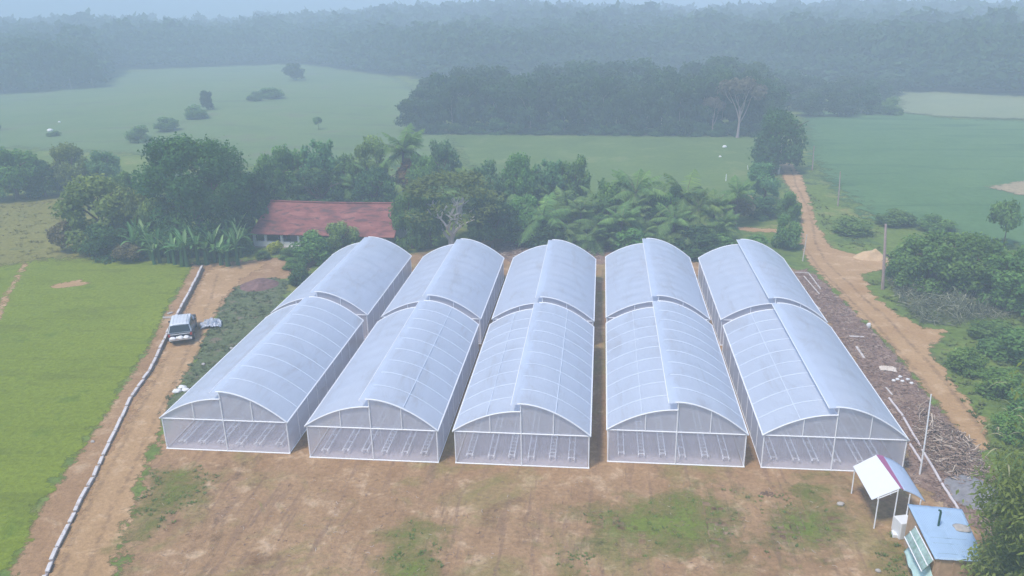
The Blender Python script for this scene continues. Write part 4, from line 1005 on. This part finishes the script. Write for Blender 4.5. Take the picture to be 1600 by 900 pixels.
# ------------------------------------------------------------------ red-roofed house
def house():
    A = G(403, 386); B = G(612, 392)      # front foot line
    a = np.array([A[0], A[1]]); ux = np.array([B[0]-A[0], B[1]-A[1]]); L = float(np.hypot(*ux)); rz = math.atan2(ux[1], ux[0])
    e = empty('red_roofed_house', (A[0], A[1], 0), rz); tag(e, 'long low house with a weathered red roof and a white veranda among the trees', 'house')
    wall = plain('cream_render', (.50, .44, .40), .9, .12, 2, dirt=((.30, .24, .2), .58)); wh = plain('white_render', (.74, .72, .70), .9, .06, 2)
    m, nt, out = newmat('weathered_red_roof'); v = coords(nt)
    n = noise_(nt, coords(nt, (.5, 1, 1)), .9, 7, .7, .4); col = ramp(nt, n, [(.34, (.15, .055, .045)), (.5, (.28, .095, .078)), (.68, (.37, .15, .12))])
    st = noise_(nt, coords(nt, (.25, .9, .9)), 1.4, 6, .7, 1); col = mixc(nt, maprange(nt, st, .52, .60), col, (.13, .06, .055))
    wv = nd(nt, 'ShaderNodeTexWave', Vector=v, Scale=2.2, Distortion=.4, _bands_direction='X').outputs[0]
    bp = nd(nt, 'ShaderNodeBump', Strength=.5, Distance=.06, Height=math_(nt, 'ADD', wv, math_(nt, 'MULTIPLY', n, .6)))
    b = nd(nt, 'ShaderNodeBsdfPrincipled', Base__Color=col, Roughness=.85, Normal=bp.outputs[0]); nt.links.new(b.outputs[0], out.inputs[0])
    D = 9.0; HW = 2.15; HR = 5.0
    mb = MB(); mb.box((L/2+2, D/2+1.2, HW/2), (L-4.6, D-2.4, HW)); mb.obj('wall', wall, e)
    # gabled roof with slightly sagging ridge
    V = []; F = []; nx = 24; prof = [(-.5, HW-.25), (D*.25, HW+(HR-HW)*.52), (D*.5, HR), (D*.75, HW+(HR-HW)*.52), (D+.5, HW-.25)]
    for i in range(nx+1):
        t = i/nx; x = -.6+(L+1.2)*t
        for k, (y, z) in enumerate(prof):
            xx = x+(.9*(k == 2)+.45*(k in (1, 3)))*(1 if t < .5 else 0)*(1-2*t) if t < .5 else x
            V.append((xx, y, z-.10*math.sin(PI*t)*(k == 2)+.05*mnoise.noise((x*.6, k, 3))))
    for i in range(nx):
        for k in range(4): a0 = i*5+k; F.append((a0, a0+5, a0+6, a0+1))
    mb = MB(); mb.add(V, F, False); ro = mb.obj('roof', m, e); so = ro.modifiers.new('t', 'SOLIDIFY'); so.thickness = .12
    MB().tube([(0.3+i*(L+.1)/12, D/2, HR+.08-.10*math.sin(PI*i/12)) for i in range(13)], .12, 8).obj('ridge_cap', m, ro)
    for x in (-.2, L+.05):
        pts = [(x, .3, HW-.1), (x, D/2, HR-.25), (x, D-.3, HW-.1)]
    for x, s in ((2.35, -1), (L-.3, 1)):
        mb = MB(); mb.add([(x, 1.2, HW), (x, D/2, HR-.3), (x, D-1.2, HW)], [(0, 1, 2)]); g_ = mb.obj('gable', wall, e); so = g_.modifiers.new('t', 'SOLIDIFY'); so.thickness = .15
    # veranda on the left
    MB().box((2.7, .1, 2.02), (6.4, .22, .26)).obj('veranda_beam', wh, e)
    for x in (-.35, 1.2, 3.4, 5.7): MB().box((x, .1, .95), (.28, .28, 1.9)).obj('veranda_post', wh, e)
    MB().box((2.7, .1, .45), (5.9, .14, .7)).obj('veranda_parapet', wh, e)
    MB().box((2.7, 1.3, .08), (6.2, 2.8, .16)).obj('veranda_floor', wall, e)
    fr = plain('window_wood', (.30, .22, .17), .7); gl = plain('dark_window_glass', (.03, .035, .04), .15, .1, 1, spec=.5)
    for x in (3.0, 6.3, 9.0, 12.0):
        if x > L-1.5: continue
        w = MB(); w.box((x, 1.16, 1.35), (1.2, .10, 1.1)); wo = w.obj('window', fr, e); MB().box((x, 1.10, 1.35), (.98, .03, .88)).obj('pane', gl, wo)
    MB().box((4.6, 1.16, 1.05), (.95, .10, 1.95)).obj('door', fr, e)
    for k, (x, y) in enumerate(((5.9, -1.0),)):
        MB().box((x, y, .28), (.3, 1.6, .56)).obj('garden_step_wall', wh, e)
house()

# ------------------------------------------------------------------ canopy and shed at the lower right
def canopy():
    wht = plain('white_roof_sheet', (.80, .82, .84), .5, .03, 1, spec=.4); bl = plain('pale_blue_roof_sheet', (.50, .60, .78), .45, .06, 1, spec=.4, bump=.5, corr=(4, 4, 0)); pu = plain('purple_ridge_strip', (.36, .12, .24), .6, .08, 2)
    A = G(1333, 729, 1.95); B = G(1362, 781, 1.95); R1 = G(1369, 711, 2.75); R2 = G(1407, 763, 2.75); S1 = G(1380, 713, 2.75); S2 = G(1412, 766, 2.75); C1 = G(1412, 731, 2.0); C2 = G(1446, 784, 1.95)
    c = np.array([*(R1[:2]+R2[:2])/2, 0]); e = empty('canopy', c); tag(e, 'small open canopy with white and pale blue roof halves and a purple ridge strip', 'canopy')
    def slab(name, pts, mat, bow=0.):
        a, b, cc, d = [Vector([float(q) for q in (np.array(p)-c)]) for p in pts]; n = 10; V = []; F = []
        for j in range(n+1):
            t = j/n
            for i in range(n+1):
                s = i/n; q = a.lerp(b, s).lerp(d.lerp(cc, s), t); q.z += bow*math.sin(PI*t)+.012*mnoise.noise((s*4, t*4, 2)); V.append(q)
        for j in range(n):
            for i in range(n): k = j*(n+1)+i; F.append((k, k+1, k+n+2, k+n+1))
        mb = MB(); mb.add(V, F, bow > .05); o = mb.obj(name, mat, e); so = o.modifiers.new('t', 'SOLIDIFY'); so.thickness = .03; so.offset = 0; return o
    slab('roof_sheet', (R1, R2, B, A), wht, .0); slab('ridge_strip', (R1+[0, 0, .02], R2+[0, 0, .02], S2+[0, 0, .02], S1+[0, 0, .02]), pu, .01); slab('roof_sheet', (S1, S2, C2, C1), bl, .09)
    for X in (A*.9+R1*.1, B*.75+R2*.25, R2*.93+B*.07, S2*.7+C2*.3, S1*.4+C1*.6, C2*.8+S2*.2):
        z = float(X[2]); MB().tube([(X[0]-c[0], X[1]-c[1], 0), (X[0]-c[0], X[1]-c[1], z-.03)], .04, 8).obj('post', M['white'], e)
    MB().tube([(np.array(B)*.8+R2*.2-c-[0, 0, .1]), (R2*.95+B*.05-c-[0, 0, .1])], .03, 6).obj('crossbar', M['white'], e)
canopy()
def shed():
    blu = plain('light_blue_roof_sheet', (.40, .55, .74), .45, .06, 1.2, spec=.4, bump=.5, dirt=((.40, .44, .46), .60), corr=(3.4, 1.2, 0))
    wood = plain('tan_plywood', (.50, .34, .21), .8, .18, 2.5, dirt=((.36, .24, .15), .55)); grn = plain('green_sheet', (.34, .46, .42), .5, .3, 3, dirt=((.18, .32, .25), .52)); mint = plain('mint_sheet', (.52, .72, .68), .5, .1, 2)
    wht = plain('white_box_plastic', (.78, .79, .80), .5, .03)
    zt = 2.5
    TL = G(1418, 788, zt); TR = G(1503, 796, zt); BL = G(1461, 874, zt-.15); BR = G(1540, 879, zt-.15)
    c = np.array([*((TL+BR)[:2]/2), 0]); e = empty('blue_roofed_shed', c); tag(e, 'tan wooden shed with a flat light blue roof beside the leafy foreground tree', 'shed')
    loc = lambda p: Vector([float(q) for q in (np.array(p)-c)])
    n = 20; V = []; F = []
    for j in range(n+1):
        for i in range(n+1):
            s, t = i/n, j/n; q = loc(TL).lerp(loc(TR), s).lerp(loc(BL).lerp(loc(BR), s), t); q.z += (.015*math.sin(s*n*1.9) if i % 2 else 0)+.03*mnoise.noise((s*5, t*2, 1))*1; V.append(q)
    for j in range(n):
        for i in range(n): k = j*(n+1)+i; F.append((k, k+1, k+n+2, k+n+1))
    mb = MB(); mb.add(V, F, True); o = mb.obj('roof', blu, e); so = o.modifiers.new('t', 'SOLIDIFY'); so.thickness = .03
    # creases / overlapping sheet edges
    for t in (.62, .72, .9):
        a = loc(TL).lerp(loc(BL), t)+Vector((0, 0, .035)); b = loc(TR).lerp(loc(BR), t)+Vector((0, 0, .035)); a = a.lerp(b, .12); b = a.lerp(b, .8 if t < .7 else .55)
        MB().tube([a, a.lerp(b, .5)+Vector((0, 0, .012)), b], .012, 5).obj('sheet_seam', plain('grey_green_seam', (.30, .42, .50), .6), o)
    # walls set in a little
    cs = [loc(TL), loc(TR), loc(BR), loc(BL)]; ctr = sum(cs, Vector())/4; cs = [ctr.lerp(q, .93) for q in cs]
    for k in range(4):
        a, b = cs[k], cs[(k+1) % 4]; zt2 = min(a.z, b.z)-.06; d = (b-a); d.z = 0; L = d.length; rz = math.atan2(d.y, d.x)
        m_ = MB(); m_.box(((a.x+b.x)/2, (a.y+b.y)/2, zt2/2), (L-.06, .06, zt2), rz); m_.obj('wall', wood, e)
        if k == 2:
            for q, zz in ((.1, 0), (.37, 0), (.6, 0), (.9, 0)):
                p_ = a.lerp(b, q); w_ = MB(); w_.box((p_.x, p_.y-.05, zt2/2), (.09, .05, zt2-.05), rz); w_.obj('batten', wood, e)
            for zz in (.9, 1.6, 2.1):
                w_ = MB(); p_ = a.lerp(b, .25); w_.box((p_.x, p_.y-.06, zz), (1.5*L/4, .04, .07), rz); w_.obj('rail_board', plain('darker_batten', (.34, .23, .14), .8), e)
    # green corrugated lean-to sheet down the left side
    a = loc(TL).lerp(loc(BL), .38); b = loc(BL); d = (b-a).normalized(); nrm = Vector((-abs(d.y), d.x*(1 if d.y < 0 else -1), 0)).normalized()
    if nrm.x > 0: nrm = -nrm
    V = []; F = []; nn = 36
    for i in range(nn+1):
        t = i/nn; q = a.lerp(b, t); q.z = 2.28
        for k in range(4):
            s = k/3; V.append(q+nrm*(.06+.5*s)+Vector((0, 0, -.75*s+.03*math.sin(i*1.6))))
    for i in range(nn):
        for k in range(3): a0 = i*4+k; F.append((a0, a0+4, a0+5, a0+1))
    mb = MB(); mb.add(V, F, True); o2 = mb.obj('side_sheet', grn, e); so = o2.modifiers.new('t', 'SOLIDIFY'); so.thickness = .02
    for s in (.05, .5, .98):
        p1 = a+nrm*(.06+.5*s)+Vector((0, 0, 2.33-a.z-.75*s)); p2 = b+nrm*(.06+.5*s)+Vector((0, 0, 2.33-b.z-.75*s))
        MB().tube([p1, p2], .035, 6).obj('sheet_batten', M['white'], e)
    # things on and beside it
    q = G(1466, 822, 2.45); pm = plain('dark_green_pipe', (.02, .09, .06), .5)
    t = MB(); t.tube([(0, 0, -.0), (0, 0, .5), (0, 0, .88), (-.03, 0, .97), (-.12, 0, 1.0)], .055, 10); o = t.obj('vent_pipe', pm, e); o.location = loc(q)
    q = G(1503, 826, 2.46); o = blob('grey_stone_slab', (q[0], q[1], q[2]-.02), (.42, .36, .07), 91, M['rock'], 10, .35); tag(o, 'flat grey slab weighing down the blue roof', 'slab')
    p = G(1410, 834); rz = .3
    t = MB(); t.box((0, 0, .55), (.85, .8, 1.1)); o = bevel(t.obj('water_box', wht), .05, 3); o.location = list(G(1409, 836)); o.rotation_euler.z = .25; tag(o, 'white upright plastic box left of the blue-roofed shed', 'box')
    t = MB(); t.box((0, 0, .12), (.75, .45, .24)); o = bevel(t.obj('plastic_crate', wht), .04, 3); o.location = list(G(1404, 838)); o.rotation_euler.z = -.1; tag(o, 'low white crate at the foot of the white upright box', 'crate')
    V = []; F = []; nn = 14
    P0, P1, P2, P3 = [np.array(G(*w_)) for w_ in ((1432, 845, 1.5), (1412, 862, .7), (1432, 915, .6), (1462, 905, 1.5))]
    for j in range(nn+1):
        for i in range(nn+1):
            s, t_ = i/nn, j/nn; q = (P0*(1-s)+P3*s)*(1-t_)+(P1*(1-s)+P2*s)*t_; V.append((q[0], q[1], q[2]+.10*math.sin(i*.9)+.08*mnoise.noise((s*5, t_*5, 2))))
    for j in range(nn):
        for i in range(nn): k = j*(nn+1)+i; F.append((k, k+1, k+nn+2, k+nn+1))
    mb = MB(); mb.add(V, F, True); o = mb.obj('mint_tarpaulin', mint); so = o.modifiers.new('t', 'SOLIDIFY'); so.thickness = .015; tag(o, 'pale mint sheet hanging beside the left wall of the blue-roofed shed', 'sheet')
shed()

# ------------------------------------------------------------------ poles
def pole(bx, by, tx, ty, r, mat, label, cat='pole', name='pole', stay=None, arm=False):
    b = G(bx, by); t = onplane(tx, ty, b[1]); e = empty(name, b); tag(e, label, cat)
    rng = np.random.default_rng(int(bx)); d = np.array(t)-b
    pth = [p_ for p_ in limb_path((0, 0, -.1), d, rng, .012, 6)]
    MB().tube(pth, [r*(1.1-.07*i) for i in range(7)], 8).obj('shaft', mat, e)
    if stay:
        s = G(*stay); MB().tube([np.array(s)-b+[0, 0, 0], d*.55], [r*.6, r*.5], 6).obj('stay', mat, e)
    if arm:
        MB().box(tuple(d*.93), (.9, .07, .07)).obj('crossarm', mat, e)
        for x in (-.35, .35): MB().tube([d*.93+[x, 0, .03], d*.93+[x, 0, .15]], .03, 6).obj('insulator', M['white'], e)
    return e
pole(1379, 452, 1384, 350, .16, M['pole'], 'tall brown wooden pole with a slanting stay beside the brush pile', stay=(1398, 406))
pole(1309, 322, 1313, 268, .10, M['pole'], 'thin brown pole on the right verge halfway up the road', arm=False)
pole(1269, 266, 1272, 228, .12, M['pole'], 'farthest brown pole at the top of the road')
pole(1254, 408, 1261, 366, .07, M['palebark'], 'short pale leaning stake between the fifth greenhouse and the road', 'stake', 'stake')
pole(1437, 741, 1455, 616, .055, M['rail'], 'white leaning post standing on the debris ground right of the fifth greenhouse', 'post', 'post')
pole(1032, 209, 1034, 150, .28, M['palebark'], 'pale bare dead trunk at the edge of the hazy wood', 'dead tree', 'dead_trunk')
pole(943, 206, 944, 178, .18, M['palebark'], 'short pale dead trunk left of the taller one at the edge of the wood', 'dead tree', 'dead_trunk')
pole(793, 206, 793, 191, .22, M['palebark'], 'stub of a pale trunk at the left foot of the hazy wood', 'dead tree', 'dead_trunk')
pole(1134, 284, 1135, 272, .07, M['white'], 'white marker stake in the green field behind the palms', 'stake', 'stake')
pole(1169, 266, 1168, 258, .06, M['white'], 'small white marker stake near the blue-green bush', 'stake', 'stake')
pole(57, 302, 57, 290, .12, M['palebark'], 'pale stake at the top of the olive slope', 'stake', 'stake')
pole(1216, 272, 1222, 215, .16, M['palebark'], 'pale trunk leaning against the full dark tree at the top of the road', 'dead tree', 'dead_trunk')
for x, y, s, l in ((1132, 231, .45, 'white bird-like bundle in the green field before the pinkish tree'), (1125, 246, .3, 'smaller white bundle in the green field'), (79, 206, .7, 'white rubbish heap beside the tiny meadow bush'), (93, 192, .4, 'small white bundle above the rubbish heap in the meadow')):
    tag(blob('white_bundle', G(x, y), (s, s, s*.7), int(x), M['sack'], 8), l, 'bundle')
# pipes and planks on the debris ground
def beam(a, b, w, h, mat, label, name, cat, z=0.0, group=None):
    A = G(*a); B = G(*b); d = B-A; L = float(np.hypot(d[0], d[1])); m = MB(); m.box((L/2, 0, h/2), (L, w, h)); o = m.obj(name, mat); o.location = (A[0], A[1], z+.02); o.rotation_euler = (0, 0, math.atan2(d[1], d[0])); bevel(o, min(w, h)*.15); tag(o, label, cat, group); return o
M['plank'] = plain('weathered_pale_plank', (.60, .54, .50), .85, .2, 5)
M['ppipe'] = plain('pale_pipe', (.68, .62, .62), .7, .1, 5)
for i, (a, b, l) in enumerate((((1389, 622), (1411, 650), 'upper length of pale pipe in the line right of the fifth greenhouse'), ((1412, 653), (1470, 752), 'longest length of pale pipe right of the fifth greenhouse'), ((1472, 756), (1498, 796), 'lower length of pale pipe running down behind the blue-roofed shed'), ((1422, 694), (1440, 722), 'short pale pipe between the fifth greenhouse and the white leaning post'))):
    A = G(*a, .08); B = G(*b, .08); m = MB(); n_ = 8
    m.tube([A+(B-A)*k/n_+np.array([0, 0, .02*math.sin(k*2+i)]) for k in range(n_+1)], .085, 8); o = m.obj('pipe', M['ppipe']); tag(o, l, 'pipe', 'pale pipes on the debris ground')
for i, (a, b, w, l) in enumerate((((1264, 428), (1282, 452), .12, 'pale plank lying beside the far end of the fifth greenhouse, right one of the pair'), ((1256, 432), (1280, 460), .12, 'pale plank beside the far end of the fifth greenhouse, left one of the pair'), ((1242, 426), (1264, 427), .12, 'short pale plank across the top of the plank pair'),
                               ((1327, 526), (1350, 527), .22, 'whitish board lying crosswise halfway down the debris ground'), ((1338, 542), (1350, 560), .2, 'whitish board just below the crosswise one'), ((1272, 476), (1282, 484), .15, 'small board by the back block of the fifth greenhouse'), ((1394, 618), (1384, 606), .14, 'small board just above the pale pipe line'))):
    beam(a, b, w, .06, M['plank'], l, 'plank', 'plank', group='planks on the debris ground')
p = G(1387, 577); crumpled('crumpled_sheet', p, 1.3, .9, .22, plain('cream_sheet', (.66, .58, .50), .8, .15, 4), 'crumpled cream sheet on the debris ground beside the road', 'sheet', 11, -.2)
for k, (x, y) in enumerate(((1402, 594), (1410, 597), (1418, 594), (1424, 600), (1406, 590), (1396, 596))):
    tag(blob('pale_rubble', G(x, y), (.16, .13, .11), 130+k, M['sack'], 7), 'pale lump in the little rubble cluster below the crumpled cream sheet', 'rubble', 'rubble below the crumpled cream sheet')
tag(blob('white_bottle_bag', G(1357, 512), (.2, .15, .3), 140, M['sack'], 8), 'small white bag standing on the debris ground near the road', 'bag')

# litter of sticks and chips (nobody could count it)
def litter(name, label, px, n, seed, L=(.2, .9), r=.018, mat=None, hump=0, flat=.15, cat='debris'):
    rng = np.random.default_rng(seed); poly = wpoly(px); x0, y0 = poly.min(0); x1, y1 = poly.max(0); mb_V = []; Q = []; nv = 0; vs = []
    P = rng.uniform((x0, y0), (x1, y1), (n*6, 2)); D = sdist(P, poly); P = P[D > 0]; D = D[D > 0]; P, D = P[:n], D[:n]
    for p_, d_ in zip(P, D):
        l = rng.uniform(*L); a = rng.random()*6.28; el = rng.normal()*flat; z = float(T(*p_))+.03+hump*min(1, d_/2.2)*rng.random()**.6
        u = np.array([math.cos(a)*math.cos(el), math.sin(a)*math.cos(el), math.sin(el)])*l/2; w_ = np.array([-math.sin(a), math.cos(a), 0])*r*rng.uniform(.5, 1.7); h_ = np.array([0, 0, 1.])*np.linalg.norm(w_)*.9
        c_ = np.array([p_[0], p_[1], max(z, abs(u[2])+.02)]); bend = w_*rng.normal()*5
        for s, o_ in ((-1, 0), (0, 1), (1, 0)):
            q = c_+u*s+bend*o_
            mb_V += [q-w_, q+h_, q+w_]
        for s in (0, 3):
            for k in range(3): k2 = (k+1) % 3; Q.append([nv+s+k, nv+s+k2, nv+s+3+k2, nv+s+3+k])
        nv += 9; vs += [rng.random()]*9
    o = link(name, mesh_np(name, np.array(mb_V), np.array(Q), mat, {'v': np.array(vs)})); tag(o, label, cat, kind='stuff'); return o
dry = leafmat('dry_sticks', (.24, .16, .125), (.38, .27, .21), (.66, .54, .44), 0)
dry2 = leafmat('brush_sticks', (.11, .125, .07), (.19, .20, .12), (.40, .38, .27), 0)
DEB = [(1240, 428), (1262, 424), (1300, 456), (1340, 496), (1400, 557), (1440, 610), (1480, 655), (1532, 710), (1560, 760), (1540, 830), (1450, 770), (1415, 740), (1413, 690), (1300, 510), (1250, 440)]
litter('dry_litter', 'brown litter of sticks and chips between the fifth greenhouse and the road', DEB, 3000, 1, (.05, .4), .022, dry, .03)
litter('dry_litter', 'paler sticks lying in front of the road end by the foreground tree', [(1440, 640), (1520, 690), (1545, 740), (1500, 760), (1430, 700)], 700, 2, (.3, 1.2), .03, dry, .2, .3)
litter('yard_litter', 'dry stalks strewn over the bare yard', [(260, 740), (1330, 760), (1380, 1000), (180, 1000)], 900, 5, (.05, .3), .012, dry, 0)
litter('brush_pile', 'tangled grey-brown brush pile below the tall brown pole', [(1386, 432), (1440, 410), (1500, 440), (1548, 492), (1490, 510), (1440, 505), (1402, 470)], 2600, 6, (.6, 2.2), .025, dry2, 1.2, .5, 'brush')
litter('brush_pile', 'thin brush right of the tangled pile reaching under the bushes', [(1500, 430), (1560, 440), (1580, 500), (1530, 500)], 900, 7, (.5, 2.), .022, dry2, .8, .5, 'brush')
litter('clearing_litter', 'rubbish and sticks behind the second and third greenhouse', [(775, 405), (795, 385), (880, 366), (950, 386), (930, 405)], 1200, 8, (.2, .9), .04, dry, .2)
# ------------------------------------------------------------------ air, sky, sun
def haze_box():
    mb = MB(); x, y0, y1, z0, z1 = 3100, -400, 3100, -6, 62
    mb.box((0, (y0+y1)/2, (z0+z1)/2), (2*x, y1-y0, z1-z0))
    m = bpy.data.materials.new('haze_air'); m.use_nodes = True; nt = m.node_tree; nt.nodes.clear(); out = nt.nodes.new('ShaderNodeOutputMaterial')
    v = nt.nodes.new('ShaderNodeVolumePrincipled'); v.inputs['Color'].default_value = HAZE_COL; v.inputs['Density'].default_value = HAZE_D; v.inputs['Anisotropy'].default_value = HAZE_G
    nt.links.new(v.outputs[0], out.inputs[1]); o = mb.obj('haze', m); tag(o, kind='stuff')
HAZE_COL = (.74, .87, 1.0, 1); HAZE_D = .0022; HAZE_G = -.2
haze_box()
SUN_AZ, SUN_EL = math.radians(-140), math.radians(62)      # azimuth from +Y towards +X
w = bpy.data.worlds.new('World'); S.world = w; w.use_nodes = True; nt = w.node_tree; bg = nt.nodes['Background']
sky = nt.nodes.new('ShaderNodeTexSky'); sky.sky_type = 'NISHITA'; sky.sun_disc = False; sky.sun_elevation = SUN_EL; sky.sun_rotation = SUN_AZ
sky.air_density = 1.0; sky.dust_density = 1.0; sky.ozone_density = 2.5; sky.altitude = 100
nt.links.new(sky.outputs[0], bg.inputs[0]); bg.inputs[1].default_value = .105
ld = bpy.data.lights.new('sun', 'SUN'); ld.energy = 1.5; ld.angle = math.radians(10); ld.color = (1, .93, .84)
lo = bpy.data.objects.new('sun', ld); COL.objects.link(lo)
sd = Vector((math.sin(SUN_AZ)*math.cos(SUN_EL), math.cos(SUN_AZ)*math.cos(SUN_EL), math.sin(SUN_EL)))
lo.rotation_euler = (-sd).to_track_quat('-Z', 'Y').to_euler(); lo.location = (0, 0, 80)
S.view_settings.view_transform = 'Standard'; S.view_settings.look = 'None'; S.view_settings.gamma = 1; S.view_settings.exposure = 1.08; S.view_settings.use_curve_mapping = False
c = S.cycles; c.max_bounces = 8; c.diffuse_bounces = 3; c.transparent_max_bounces = 16; c.transmission_bounces = 4; c.volume_bounces = 3; c.use_denoising = True
c.sample_clamp_indirect = 4
